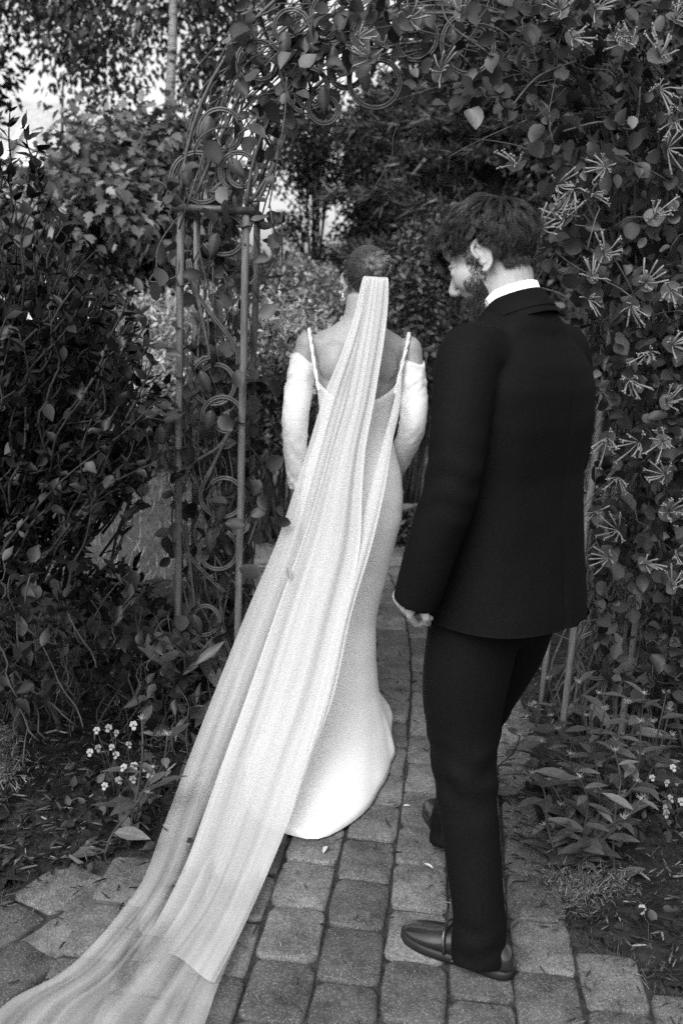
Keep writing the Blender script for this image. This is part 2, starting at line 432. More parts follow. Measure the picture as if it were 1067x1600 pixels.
chips('bark_mulch', 'shredded bark chips covering the bed under the coneflowers', scatter(9000, in_r, .55, 2.2, 1.7, 4.2, 1.4), .006, .05, M['chip'], wid=rng.uniform(.15, .8, 9000) ** 1.2)
def on_path(x, y): return lerp_edge(EDGE_L, y) < x < lerp_edge(EDGE_R, y)
def on_edge(x, y):
    d = min(x - lerp_edge(EDGE_L, y), lerp_edge(EDGE_R, y) - x)
    return 0 < d and random.random() < math.exp(-d / .16) + .05
chips('plant_litter', 'dry shreds of leaf and grass littering the pavers', scatter(1700, on_edge, -1.4, 1.3, 1.7, 7, 1.3), .012, .045, M['chip'], .012, .003, flat=.2, wid=rng.uniform(.12, .4, 1700))

# lawn
M['grass'] = mat_leaf('grass_blade', .13, .5, .6, .2, trans=.3, veins=False)
def in_lawn(x, y): return not (lerp_edge(EDGE_L, y) - .05 < x < lerp_edge(EDGE_R, y) + .05) and not (y < 4.9 and x < .5)
pts = scatter(42000, in_lawn, -6, 4.5, 4.6, 13, 1.5); n = len(pts)
d = np.c_[rng.normal(0, .45, n), rng.normal(0, .45, n), np.ones(n)]
o = leaf_mass('lawn', T_NEEDLE, np.c_[pts, np.full(n, -.03)], d, rvec(n), rng.uniform(.04, .10, n), M['grass'], None, rng.uniform(.07, .12, n))
tag(o, 'short lawn grass beyond the metal arch', 'grass')
# tiny mossy growth along the path edges
pts = scatter(9000, lambda x, y: abs(x - lerp_edge(EDGE_L, y)) < .07 or abs(x - lerp_edge(EDGE_R, y)) < .05, -1.3, 1.2, 1.8, 7, 1.4); n = len(pts)
M['moss'] = mat_leaf('edge_weed', .05, .6, .7, .2, trans=.2, veins=False)
o = leaf_mass('edge_weeds', T_NEEDLE, np.c_[pts, np.full(n, -.015)], np.c_[rng.normal(0, .6, n), rng.normal(0, .6, n), np.ones(n)], rvec(n), rng.uniform(.012, .04, n), M['moss'], None, .12)
tag(o, 'fine weeds and moss creeping over the path edges', 'weeds')

# ------------------------------------------------------------------ far trees and shrubs
M['bark'] = mat_simple('bark', .03, .9, .15, .5, 12, .8, 25, (1, 1, .25), .03)
t = NT('birch_bark'); f = t.noise(5, 6, .7, stretch=(1, 1, 4)); c = t.ramp(f, [(.36, .03), (.44, .34), (.7, .5)]); t.bump(f, .4, .02); M['birch'] = t.set(c, .8, .2)
def clump_leaves(centres, radii, per, lo, hi, droop=0.0, up=.7, flat=1.0):
    k = len(centres); n = k * per
    cidx = np.repeat(np.arange(k), per)
    v = rvec(n); rad = rng.random(n) ** .55
    off = v * rad[:, None] * radii[cidx][:, None]; off[:, 2] *= flat
    pos = centres[cidx] + off
    nrm = v * .6 + rvec(n) * .6 + np.array([0, 0, up])
    d = v * .7 + rvec(n) * .7 + np.array([0, 0, -droop])
    return pos, d, nrm, rng.uniform(lo, hi, n)
def in_ellipsoids(ells, n):
    out = []; vol = np.array([e[3] * e[4] * e[5] for e in ells]); vol = vol / vol.sum()
    for e, w in zip(ells, vol):
        k = max(2, int(round(n * w))); v = rvec(k) * (rng.random((k, 1)) ** .38)
        out.append(np.array(e[:3]) + v * np.array(e[3:6]))
    return np.concatenate(out)
def tree(name, label, base, height, ells, nclump, per, leaf, mat, trad=.1, clump_r=(.35, .7), bark='bark', droop=.3, tmpl=T_SMALL, group='trees behind the garden', stems=1, cat='tree', lean=0, limbs=14, wid=1.0, bare=0.25, clear=None):
    root = empty(name, (base[0], base[1], -.03), 0, label, cat, group); loc = np.array(root.location)
    cs = in_ellipsoids(ells, nclump); rr = random.Random(sum(ord(ch) * (k_ + 1) for k_, ch in enumerate(name + label)) % 999)
    m = MB(); tops = []
    for s_ in range(stems):
        sx = 0 if stems == 1 else rr.uniform(-1, 1) * trad * 3
        tx = (lean + (0 if stems == 1 else rr.uniform(-.9, .9) * .12 * height))
        pts = [Vector((sx * min(1, .5 + i / 6) + tx * (i / 8) ** 1.4 + rr.uniform(-1, 1) * trad * .6 * (i > 0), rr.uniform(-1, 1) * trad * .6 * (i > 0), height * i / 8)) for i in range(9)]
        m.tube(pts, [trad * (1.25 if i == 0 else 1 - .85 * i / 8) for i in range(9)], 9); tops.append(pts)
    for i in rng.permutation(len(cs))[:limbs * stems]:
        pts = rr.choice(tops); q = Vector(cs[i] - loc); hz = min(max(q.z - rr.uniform(.1, .35) * height * .6, bare * height), height * .93)
        k = hz / height * 8; a = pts[int(k)].lerp(pts[min(int(k) + 1, 8)], k - int(k)); mid = a.lerp(q, .5) + Vector((rr.uniform(-.15, .15), rr.uniform(-.15, .15), .12)) * (q - a).length
        sp = spline([a, mid, q], 7); r0 = trad * (1 - .85 * hz / height) * .55
        m.tube(sp, [r0 * (1 - .8 * j / 6) + .003 for j in range(7)], 5)
    m.build('trunk', M[bark], root)
    pos, d, nrm, sz = clump_leaves(cs, rng.uniform(clump_r[0], clump_r[1], len(cs)), per, leaf * .7, leaf * 1.3, droop)
    if clear:                                        # the foliage hangs away from the trunk on this side
        px_, py_, z_ = proj(pos); k_ = ~((np.abs(px_ - clear[0]) < clear[1]) & (pos[:, 1] < base[1] + .1) & (py_ < clear[2])); pos, d, nrm, sz = pos[k_], d[k_], nrm[k_], sz[k_]
    leaf_mass('crown', tmpl, pos - loc, d, nrm, sz, mat, root, wid)
    return root
def ell(px, py, D, rpx, rpy, rd):
    c = P(px, py, D); s_ = D / FPX * 1.02
    return (c.x, c.y, c.z, rpx * s_, rd, rpy * s_)
M['l_birch'] = mat_leaf('birch_leaf', .045, .6, .5, .3, trans=.3, veins=False)
M['l_mid'] = mat_leaf('understory_leaf', .115, .5, .55, .3, trans=.25, veins=False)
M['l_dark'] = mat_leaf('dark_leaf', .03, .6, .6, .25, trans=.2, veins=False)
M['l_light'] = mat_leaf('pale_leaf', .27, .45, .6, .25, trans=.3, veins=False)
M['l_loose'] = mat_leaf('loose_shrub_leaf', .045, .6, .55, .3, trans=.2, veins=False)
M['l_bank'] = mat_leaf('bank_leaf', .19, .45, .6, .25, trans=.3, veins=False)
M['l_pine'] = mat_leaf('needle', .055, .55, .6, .25, trans=.1, veins=False)

b = P(266, 150, 13)
tree('birch_tree', 'tall pale-barked birch tree behind the leafy bushes', (b.x, 13), 11.5,
     [ell(250, 20, 13, 200, 110, 1.6), ell(330, -60, 13, 170, 120, 1.6), ell(150, 90, 12.6, 105, 70, 1.2), ell(335, 130, 13.4, 55, 50, .9), ell(60, -40, 13, 120, 90, 1.5)],
     150, 72, .095, M['l_birch'], .085, (.3, .62), 'birch', .7, limbs=26, bare=.45, clear=(268, 13, 210))
b = P(215, 420, 9)
tree('understory_tree', 'mid grey bushy young tree below the birch', (b.x, 9.2), 3.0,
     [ell(215, 270, 9, 105, 95, .9), ell(150, 330, 8.7, 85, 70, .8), ell(290, 330, 9.2, 70, 80, .8)], 105, 100, .10, M['l_mid'], .05, (.2, .4), tmpl=T_MAPLE, droop=.5)
b = P(60, 420, 10)
tree('understory_tree', 'dark leafy tree in front of the pale house', (b.x, 11), 3.6,
     [ell(50, 370, 10.5, 110, 85, .9), ell(190, 400, 10, 90, 60, .9), ell(-90, 300, 11, 120, 150, 1.2)], 95, 100, .09, M['l_dark'], .06, (.25, .45))
b = P(485, 400, 16)
tree('garden_tree', 'slender many-stemmed tree standing out against the bright sky', (b.x, 16.5), 5.6,
     [ell(450, 255, 16.5, 60, 60, 1.0), ell(530, 250, 16.5, 55, 50, 1.0), ell(440, 355, 16, 40, 26, .7), ell(520, 390, 17, 60, 20, .8), ell(490, 190, 17, 90, 45, 1.0)], 90, 90, .075, M['l_dark'], .022, (.18, .38), stems=10, limbs=8)
b = P(615, 400, 18)
tree('garden_tree', 'dense dark tree behind the bride', (b.x, 18), 8.5,
     [ell(625, 290, 18, 70, 120, 1.5), ell(610, 380, 17.5, 70, 60, 1.3), ell(585, 215, 18, 35, 50, 1.1), ell(640, 190, 18.5, 90, 60, 1.4)], 160, 130, .11, M['l_dark'], .12, (.35, .6))
for (px, py, D, h, lab, ww) in ((960, 300, 12, 7.5, 'dark tree behind the flowering vine', 150), (1180, 280, 10, 8, 'dark tree beyond the right end of the planting bed', 170), (-180, 200, 12, 8, 'dark tree beyond the left shrub', 150)):
    b = P(px, py, D)
    tree('garden_tree', lab, (b.x, D), h, [ell(px, py - 90, D, ww, 170, 1.5), ell(px, py + 140, D, ww * .9, 120, 1.2)], 150, 110, .10, M['l_dark'], .12, (.35, .65))
def woods(name, label, spec, D0):
    # a far belt that reads as one mass
    P_, Dd, Nn, S = [], [], [], []
    for (px, py, rx, ry, n, D) in spec:
        cs = in_ellipsoids([ell(px, py, D, rx, ry, 2.0)], n)
        p_, d_, n_, s_ = clump_leaves(cs, rng.uniform(.5, 1.0, len(cs)), 70, .12, .24, .2); P_.append(p_); Dd.append(d_); Nn.append(n_); S.append(s_)
    o = leaf_mass(name, T_SMALL, np.concatenate(P_), np.concatenate(Dd), np.concatenate(Nn), np.concatenate(S), M['l_dark'])
    return tag(o, label, 'woods')
woods('far_woods', 'far-off belt of dark woods closing the garden', [(-60, 420, 160, 60, 40, 26), (150, 410, 160, 65, 45, 25), (330, 430, 110, 35, 22, 26), (440, 445, 80, 16, 10, 24), (620, 425, 80, 35, 26, 26), (720, 330, 120, 120, 70, 25), (880, 330, 160, 130, 75, 25), (1100, 330, 180, 150, 80, 25), (-230, 330, 120, 140, 40, 25)], 25)

def pine(name, label, px, D, height, spread, seed, zlow=.5, tiers=17):
    b = P(px, 430, D); root = empty(name, (b.x, D, -.03), 0, label, 'tree', 'trees behind the garden')
    rr = random.Random(seed); m = MB()
    m.tube([(rr.uniform(-.05, .05), rr.uniform(-.05, .05), height * i / 8) for i in range(9)], [.16 * (1 - .9 * i / 8) + .01 for i in range(9)], 8)
    pos, dd, nn, sz = [], [], [], []
    for ti in range(tiers):
        z = zlow + (height - zlow) * (ti / tiers); L = spread * (1 - ti / tiers) ** .75 + .25
        for k in range(7):
            a = 2 * math.pi * (k / 7) + rr.uniform(-.4, .4) + ti; l = L * rr.uniform(.65, 1.1)
            dr = Vector((math.cos(a), math.sin(a), 0)); sp = spline([(0, 0, z), tuple(dr * l * .5 + Vector((0, 0, z + .05 * l))), tuple(dr * l + Vector((0, 0, z + rr.uniform(-.05, .22) * l)))], 8)
            m.tube(sp, [.025 * (1 - .85 * j / 7) for j in range(8)], 4)
            side = Vector((-dr.y, dr.x, 0))
            for j in range(int(90 * l)):
                u = rr.random() ** .7; q = sp[min(int(u * 7), 6)] * (1 - (u * 7) % 1) + sp[min(int(u * 7) + 1, 7)] * ((u * 7) % 1)
                w = (.32 * (1 - u) + .1) * l ** .5
                off = side * rr.uniform(-w, w) + Vector((0, 0, rr.uniform(-.05, .06)))
                pos.append(np.array(q) + np.array(off)); v = dr * rr.uniform(.4, 1) + side * rr.uniform(-.8, .8) + Vector((0, 0, rr.uniform(-.3, .45)))
                dd.append(tuple(v)); nn.append((rr.uniform(-.5, .5), rr.uniform(-.5, .5), 1)); sz.append(rr.uniform(.12, .26))
    m.build('trunk', M['bark'], root)
    # each sprig is a fan of needles
    pos, dd, nn, sz = map(np.array, (pos, dd, nn, sz)); rep = 4
    pos = np.repeat(pos, rep, 0) + rng.normal(0, .03, (len(pos) * rep, 3)); dd = np.repeat(dd, rep, 0) + rng.normal(0, .35, (len(dd) * rep, 3)); nn = np.repeat(nn, rep, 0) + rng.normal(0, .5, (len(nn) * rep, 3)); sz = np.repeat(sz, rep)
    leaf_mass('crown', T_NEEDLE, pos, dd, nn, sz, M['l_pine'], root, .16)
pine('pine_tree', 'dark feathery pine tree above the groom', 765, 13.5, 7.0, 2.6, 5)
pine('pine_tree', 'taller dark pine set back behind the feathery one', 690, 19, 9.5, 2.2, 9)
pine('pine_tree', 'dark pine filling the gap between groom and vine', 900, 15.5, 8.0, 2.8, 12)

def shrub(name, label, base, ells, nclump, per, leaf, mat, tmpl=T_OVATE, clump_r=(.1, .22), group='shrubs beyond the arch', twigs=26, wid=1.0, droop=.1, up=.7):
    root = empty(name, (base[0], base[1], -.03), 0, label, 'shrub', group); loc = np.array(root.location)
    cs = in_ellipsoids(ells, nclump); cs[:, 2] = np.maximum(cs[:, 2], .08); m = MB()
    for i in rng.permutation(len(cs))[:twigs]:
        q = Vector(cs[i] - loc); a = Vector((rng.uniform(-.1, .1), rng.uniform(-.1, .1), 0)); mid = a.lerp(q, .5) + Vector((rng.uniform(-.1, .1), rng.uniform(-.1, .1), .1))
        m.tube(spline([a, mid, q], 7), [.012 * (1 - .8 * j / 6) for j in range(7)], 5)
    m.build('branch', M['bark'], root)
    pos, d, nrm, sz = clump_leaves(cs, rng.uniform(clump_r[0], clump_r[1], len(cs)), per, leaf * .7, leaf * 1.3, droop, up)
    leaf_mass('foliage', tmpl, pos - loc, d, nrm, sz, mat, root, wid)
    return root
b = P(480, 500, 9.5); shrub('garden_shrub', 'rounded mid grey shrub left of the bride\'s head', (b.x, 9.5), [ell(478, 470, 9.5, 75, 55, .6), ell(440, 440, 9.8, 55, 30, .5), ell(500, 560, 9.2, 70, 60, .6)], 190, 80, .05, M['l_bank'])
b = P(420, 560, 6.8); shrub('feathery_shrub', 'pale feathery shrub behind the left pillar of the arch', (b.x, 6.9), [ell(445, 540, 6.8, 60, 70, .4), ell(345, 520, 6.9, 90, 60, .5), ell(255, 500, 7.1, 60, 45, .4), ell(290, 590, 6.8, 90, 70, .4)], 210, 70, .055, M['l_light'], clump_r=(.09, .17), wid=.5, droop=.2)
b = P(430, 680, 6.2); shrub('low_shrub', 'low dark ferny shrub beside the bride\'s left sleeve', (b.x, 6.1), [ell(425, 640, 6.0, 45, 85, .35), ell(330, 660, 6.2, 90, 60, .4)], 110, 60, .06, M['l_dark'], wid=.6)
b = P(655, 480, 7.5); shrub('garden_shrub', 'loose upright shrub with pale tips between bride and groom', (b.x, 7.5), [ell(655, 470, 7.5, 50, 110, .5), ell(690, 400, 7.6, 40, 70, .4), ell(640, 560, 7.4, 60, 60, .5)], 170, 60, .045, M['l_loose'], clump_r=(.08, .2))
b = P(560, 540, 10.5); shrub('garden_shrub', 'dark low shrub behind the bride', (b.x, 10.6), [ell(560, 520, 10.5, 110, 60, .6), ell(760, 540, 10, 150, 70, .7), ell(960, 540, 9, 160, 90, .7)], 190, 60, .085, M['l_dark'], clump_r=(.15, .3))
b = P(240, 640, 5.8); shrub('low_shrub', 'dark shrub beyond the lawn edge at the left pillar', (b.x, 8.6), [ell(230, 600, 8.4, 90, 65, .6), ell(110, 600, 8.4, 120, 80, .6)], 130, 60, .075, M['l_dark'], clump_r=(.15, .28))
b = G(613, 850); shrub('low_shrub', 'small dark clump at the far path edge beside the groom\'s sleeve', (b.x + .05, b.y), [(b.x + .08, b.y, .12, .16, .14, .12)], 30, 40, .04, M['l_dark'], clump_r=(.03, .06), twigs=8)

# the pale house far to the left
M['siding'] = mat_simple('pale_siding', .62, .7, .3, .06, 3, .3, 30, (.02, .02, 6), .02)
M['roof'] = mat_simple('roof_shingle', .30, .85, .2, .2, 6, .5, 14, None, .02)
M['trim'] = mat_simple('white_trim', .75, .6, .3, .04)
M['pane'] = mat_simple('window_pane', .03, .08, .6, .1)
hb = P(20, 300, 34); hx = hb.x
root = empty('house', (hx, 34, -.03), 0, 'pale gabled house half hidden behind the left trees', 'house')
m = MB(); m.box((-1.6, 2.5, 2.4), (9, 5, 4.8)); m.build('wall', M['siding'], root, False)
m = MB(); m.add([(-6.4, -.4, 4.7), (3.2, -.4, 4.7), (3.2, 2.5, 7.4), (-6.4, 2.5, 7.4), (3.2, 5.4, 4.7), (-6.4, 5.4, 4.7)], [(0, 1, 2, 3), (3, 2, 4, 5), (1, 4, 2), (0, 3, 5)]); m.build('roof', M['roof'], root, False)
g0 = P(47, 262, 33.4); gx, gz = g0.x - hx, g0.z + .03
m = MB(); m.add([(gx - .75, -.9, gz), (gx + .75, -.9, gz), (gx, -.9, gz + 1.15), (gx - .75, 1, gz), (gx + .75, 1, gz), (gx, 1, gz + 1.15)], [(0, 1, 2), (1, 4, 5, 2), (0, 2, 5, 3)])
dorm = m.build('gable', M['siding'], root, False)
m = MB()
for sgn in (-1, 1):
    a, b2 = Vector((gx + sgn * .95, -1.0, gz - .25)), Vector((gx, -1.0, gz + 1.25))
    m.tube([a, b2], .09, 4)
m.build('bargeboard', M['trim'], dorm, False)
for (wx, wz) in ((-3.4, 3.1), (-.8, 3.1), (1.8, 3.1)):
    m = MB(); m.box((wx, -.02, wz), (1.1, .1, 1.5)); w = m.build('window', M['trim'], root, False)
    m = MB(); m.box((wx, -.06, wz), (.9, .06, 1.3)); m.build('pane', M['pane'], w, False)
# ------------------------------------------------------------------ the metal garden arch
t = NT('weathered_iron'); f = t.noise(30, 6, .7); c = t.ramp(f, [(.3, .025), (.55, .06), (.8, .13)]); t.bump(t.noise(90, 4, stretch=(1, 1, .3)), .4, .003)
M['iron'] = t.set(c, .55, .5, Metallic=.25)
t = NT('weathered_post'); f = t.noise(40, 6, .7, stretch=(1, 1, .12)); c = t.ramp(f, [(.3, .045), (.55, .12), (.8, .24)]); t.bump(f, .5, .003); M['post'] = t.set(c, .7, .3)
AD, ADEP, AH = 3.3, .36, 1.8
XL0, XL1, XR0, XR1 = -.553, -.343, .835, 1.045
XC = (XL1 + XR0) / 2
arch = empty('garden_arch', (XC, AD, 0), 0, 'weathered metal scrollwork garden arch over the path', 'garden arch')
aloc = Vector((XC, AD, 0))
def apart(mb, name, parent=arch, mat='iron'):
    mb.v = [tuple(Vector(v) - aloc) for v in mb.v]; return mb.build(name, M[mat], parent)
for (x0, x1) in ((XL0, -.553), (XL1, -.343), (XR0 - .02, .855), (XR1 - .02, 1.065)):
    for D in (AD, AD + ADEP):
        m = MB(); m.tube([Vector((x0, D, -.05)).lerp(Vector((x1, D, AH)), i / 8) + Vector((random.uniform(-.002, .002), 0, 0)) for i in range(9)], .0122, 10); apart(m, 'post', mat='post')
for (a, b) in ((-.553, -.343), (.855, 1.065)):
    for D in (AD, AD + ADEP):
        m = MB(); m.box(((a + b) / 2, D, AH + .005), (b - a + .05, .03, .022)); apart(m, 'crossbar')
    for x in (a, b):
        m = MB(); m.box((x, AD + ADEP / 2, AH + .002), (.026, ADEP - .034, .02)); apart(m, 'crossbar')
for D in (AD, AD + ADEP):
    for r in ((XR0 - XL1) / 2 + .01, (XR1 - XL0) / 2 + .01):
        m = MB(); m.tube([(XC + .01 - r * math.cos(math.pi * i / 32), D, AH + .01 + r * math.sin(math.pi * i / 32)) for i in range(33)], .006, 8); apart(m, 'arch_rod')
for k in range(1, 8):
    a = math.pi * k / 8
    for r in ((XR0 - XL1) / 2 + .01, (XR1 - XL0) / 2 + .01):
        m = MB(); m.tube([(XC + .01 - r * math.cos(a), AD + .009, AH + .01 + r * math.sin(a)), (XC + .01 - r * math.cos(a), AD + ADEP - .009, AH + .01 + r * math.sin(a))], .005, 6); apart(m, 'tie_rod')
def metal_leaf():
    m = MB(); n = 9; rows = []
    for i in range(n + 1):
        u = i / n; w = .25 * math.sin(math.pi * u ** .8) ** .8 + .004; z = .05 * math.sin(u * 3) + (.018 if i % 2 else -.018)
        rows.append([(-w, u, z - w * .25), (-w * .5, u + .03, z), (0, u + .05, z + .03), (w * .5, u + .03, z), (w, u, z - w * .25)])
    m.rings(rows, closed=False); M['dark_iron'] = mat_simple('dark_iron', .022, .5, .4, .4, 40); me = m.mesh('metal_leaf'); me.materials.append(M['dark_iron']); me.polygons.foreach_set('use_smooth', np.ones(len(me.polygons), bool)); return me
ml = metal_leaf()
def scroll(px, py, rpx_, a0=0, turns=1.3, hand=1, tail=None, D=AD, leaf=True, inner=.45):
    rpx = rpx_ * random.uniform(.85, 1.08); c = P(px + random.uniform(-5, 5), py, D); Rr = rpx * D / FPX * .97; m = MB(); turns *= .86; inner = .56; n = int(34 * turns)
    def pt(u, dr):
        a = R(a0) + hand * 2 * math.pi * turns * u; r = Rr * (1 - (1 - inner) * u ** 1.6) + dr
        return Vector((c.x + r * math.cos(a), D - .004 + .02 * u, c.z + r * math.sin(a)))
    tl = [P(q[0], q[1], D) for q in tail] if tail else []
    for dr in (-.0038, .0038):
        pts = [pt(i / n, dr) for i in range(n + 1)]
        if tl:
            ctrl = [Vector((q.x + dr, D - .004, q.z + dr * .4)) for q in tl[::-1]] + [pts[0]]
            pts = [Vector(v) for v in spline(ctrl, 8 * len(ctrl))][:-1] + pts
        m.tube(pts, [(.0036, .005)] * len(pts), 6)
    s_ = apart(m, 'scroll')
    if leaf:
        o = bpy.data.objects.new('metal_leaf', ml); COL.objects.link(o); o.parent = s_
        e = pt(1, 0); s2 = .078
        Mx = Matrix.Translation(e - aloc + Vector((0, -.03, .03))) @ Matrix.Rotation(random.uniform(-.6, .6) + math.pi * .9, 4, 'Y') @ Matrix.Rotation(math.pi / 2, 4, 'X') @ Matrix.Scale(s2, 4)
        o.matrix_local = Mx
for a in ((348, 363, 37, -150, 1.25, 1, None), (335, 597, 40, 100, 1.4, 1, [(297, 410), (300, 445), (330, 490), (368, 540), (372, 570)]), (348, 652, 34, 200, 1.2, -1, None),
          (352, 775, 42, 160, 1.5, 1, [(368, 655), (345, 695), (300, 725), (290, 750)]), (335, 860, 36, 60, 1.0, -1, None), (318, 968, 33, 120, 1.4, 1, [(290, 820), (292, 860), (325, 900), (352, 925)]), (335, 1050, 35, 20, 1.3, -1, [(300, 1000), (310, 1020)]),
          (938, 1022, 47, 30, 1.5, -1, [(985, 930), (992, 980)]), (985, 800, 36, 90, 1.4, 1, None), (965, 650, 40, 90, 1.4, -1, [(960, 560), (985, 600)]), (1000, 540, 38, 20, 1.3, 1, None),
          (316, 282, 45, 215, 1.35, -1, [(300, 330), (290, 322)]), (375, 268, 30, 240, 1.4, -1, [(332, 300), (345, 285)]), (347, 206, 34, 200, 1.3, -1, None), (400, 97, 33, 250, 1.4, -1, None),
          (487, 140, 36, 260, 1.5, -1, [(455, 180), (460, 155)]), (542, 105, 42, 200, 1.35, -1, None), (505, 168, 24, 90, 1.2, 1, None), (590, 125, 40, 100, 1.4, 1, None), (520, 25, 45, 250, 1.3, 1, None), (455, 45, 40, 210, 1.3, 1, None), (650, 60, 42, 160, 1.4, -1, None), (740, 70, 44, 60, 1.4, 1, None)):
    scroll(*a)
for tl in ([(390, 318), (424, 265), (441, 215), (456, 176), (470, 130), (500, 75), (560, 40), (640, 20)], [(398, 325), (432, 250), (452, 180), (440, 120), (420, 90), (385, 100)], [(455, 178), (452, 120), (470, 60), (540, 10)], [(300, 318), (330, 250), (352, 200), (380, 140), (430, 80), (480, 40)]):
    m = MB(); pts = [P(q[0], q[1], AD + .02) for q in tl]; m.tube(spline(pts, 40), .006, 7); apart(m, 'scroll')
# ------------------------------------------------------------------ honeysuckle vines
M['stem'] = mat_simple('woody_stem', .06, .8, .2, .5, 30, .5, 60, None, .004)
M['green_stem'] = mat_simple('green_stem', .035, .7, .3, .3, 30)
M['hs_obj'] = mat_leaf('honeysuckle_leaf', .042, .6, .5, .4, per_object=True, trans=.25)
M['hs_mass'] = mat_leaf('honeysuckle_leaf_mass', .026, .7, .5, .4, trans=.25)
M['hs_flower'] = mat_simple('honeysuckle_flower', .15, .6, .3, .35, 60)
def wander(a, b, wob, n, seed):
    rr = random.Random(seed); a, b = Vector(a), Vector(b); k = max(4, int((b - a).length / .12)); pts = []
    for i in range(k + 1):
        e = math.sin(math.pi * i / k) ** .5 if 0 < i < k else 0
        pts.append(a.lerp(b, i / k) + Vector((rr.gauss(0, wob), rr.gauss(0, wob), rr.gauss(0, wob * .6))) * e)
    return spline(pts, n)
def flower_mesh(seed):
    rr = random.Random(seed); m = MB()
    opened = seed % 5 != 3; nt = (11, 8, 9, 10, 7)[seed % 5]
    for k in range(nt):
        a = 2 * math.pi * k / nt + rr.uniform(-.2, .2); el = rr.uniform(.25, 1.25); L = rr.uniform(.5, .78)
        d = Vector((math.cos(a) * math.cos(el), math.sin(a) * math.cos(el), math.sin(el))); droop = Vector((rr.uniform(-.1, .1), -.16 - .26 * rr.random(), -.08))
        pts = [d * .02, d * L * .5 + droop * .3, d * L * .85 + droop * .8, d * L + droop]
        m.tube(pts, [.016, .024, .038, .05 if opened else .03], 5)
        t2 = d.orthogonal().normalized(); e = pts[-1]
        for sg in ((-1, 1) if opened else ()):       # the two curled lips and a protruding stamen
            m.tube([e + t2 * sg * .02, e + d * .06 + t2 * sg * .06, e + d * .05 + t2 * sg * .11], [.034, .03, .008], 4)
        if opened and k % 2: m.tube([e, e + d * .10 + t2 * .02], [.006, .004], 3)
    me = m.mesh('flower'); me.materials.append(M['hs_flower']); me.polygons.foreach_set('use_smooth', np.ones(len(me.polygons), bool)); return me
fl_me = [flower_mesh(i) for i in range(10)]
T_DISC = leaf_template([(0, .12), (.12, .33), (.32, .45), (.5, .47), (.7, .44), (.88, .32), (1, .12)], cup=.28, droop=-.02, wave=.05)
def place_flower(parent, w, face, size, seed):
    rr = random.Random(seed); f = Vector(face).normalized(); q = f.to_track_quat('Z', 'Y').to_matrix().to_4x4()
    o = bpy.data.objects.new('flower', rr.choice(fl_me)); COL.objects.link(o); o.parent = parent
    o.matrix_local = Matrix.Translation(Vector(w) - parent.location) @ q @ Matrix.Rotation(rr.uniform(0, 6.28), 4, 'Z') @ Matrix.Scale(size, 4)
    x = (q @ Vector((1, 0, 0, 0))).xyz; y = (q @ Vector((0, 1, 0, 0))).xyz; L = size * rr.uniform(.55, .85); a = rr.uniform(0, 6.28); d = x * math.cos(a) + y * math.sin(a)
    c = Vector(w) - f * .006 - d * L * .5 - parent.location
    leaf_objects('leaf', leaf_mesh('disc_leaf', T_DISC, M['hs_obj']), np.array([c]), np.array([d]), np.array([f]), np.array([L]), parent)

# right: a dense mass over the right pillar and the top of the arch
MASS = [(560, -60), (560, 60), (600, 130), (650, 165), (720, 175), (790, 165), (818, 230), (850, 330), (845, 400), (890, 455), (905, 520), (935, 600), (935, 690), (918, 780), (925, 880), (915, 960), (960, 1080), (1000, 1120), (1300, 1120), (1300, -60)]
def inside_poly(x, y, poly):
    r = False; j = len(poly) - 1
    for i in range(len(poly)):
        xi, yi = poly[i]; xj, yj = poly[j]
        if (yi > y) != (yj > y) and x < (xj - xi) * (y - yi) / (yj - yi) + xi: r = not r
        j = i
    return r
def mass_points(poly, n, D0, D1, x0, x1, y0, y1, power=1.0, dens=None):
    out = []
    while len(out) < n:
        x, y = random.uniform(x0, x1), random.uniform(y0, y1)
        if inside_poly(x, y, poly) and (dens is None or random.random() < dens(x, y)): out.append(P(x, y, D0 + (D1 - D0) * random.random() ** power))
    return np.array([tuple(p) for p in out])
vr = empty('honeysuckle_vine', (1.0, 3.45, 0), 0, 'dense flowering honeysuckle smothering the right pillar and top of the arch', 'vine', 'honeysuckle vines on the arch')
m = MB(); rs = random.Random(21)
for i in range(64):                                   # woody stems up the pillar and over the bow
    b = Vector((rs.uniform(.82, 1.5), rs.uniform(3.3, 3.7), 0)); u = rs.random()
    if u < .45: e = Vector((rs.uniform(.75, 1.7), rs.uniform(3.15, 3.7), rs.uniform(1.3, 2.5))); pts = wander(b, e, .07, 26, i)
    else:
        a = rs.uniform(.2, .75) * math.pi; r = rs.uniform(.58, .85); top = Vector((XC + r * .98, rs.uniform(3.25, 3.65), 1.8))
        arc = [Vector((XC + r * math.cos(a * k / 5), top.y + rs.gauss(0, .05), 1.8 + r * math.sin(a * k / 5) + rs.gauss(0, .03))) for k in range(1, 6)]
        pts = np.concatenate([wander(b, top, .05, 18, i), spline([top] + arc, 18)[1:]])
    r0 = rs.uniform(.003, .009); m.tube(pts, [r0 * (1 - .6 * k / len(pts)) for k in range(len(pts))], 5)
for i in range(330):                                  # finer twigs
    c = mass_points(MASS, 1, 3.05, 3.7, 560, 1290, -60, 1110)[0]; e = Vector(c) + Vector((rs.gauss(0, .16), rs.gauss(-.03, .1), rs.gauss(-.03, .16)))
    m.tube(wander(c, e, .025, 8, i), [.0022] * 7 + [.0012], 4)
for s_ in ([(905, 290), (940, 370), (985, 450), (1010, 520)], [(1000, 135), (990, 200), (940, 190), (880, 205)], [(760, 80), (705, 40), (690, 10)], [(846, 450), (880, 462), (905, 490)], [(870, 375), (905, 395), (925, 405)], [(960, 240), (1067, 300), (1100, 380)], [(800, 165), (840, 120), (900, 95)]):
    m.tube(spline([P(q[0], q[1], 3.05 + .02 * k) for k, q in enumerate(s_)], 18), .003, 5)
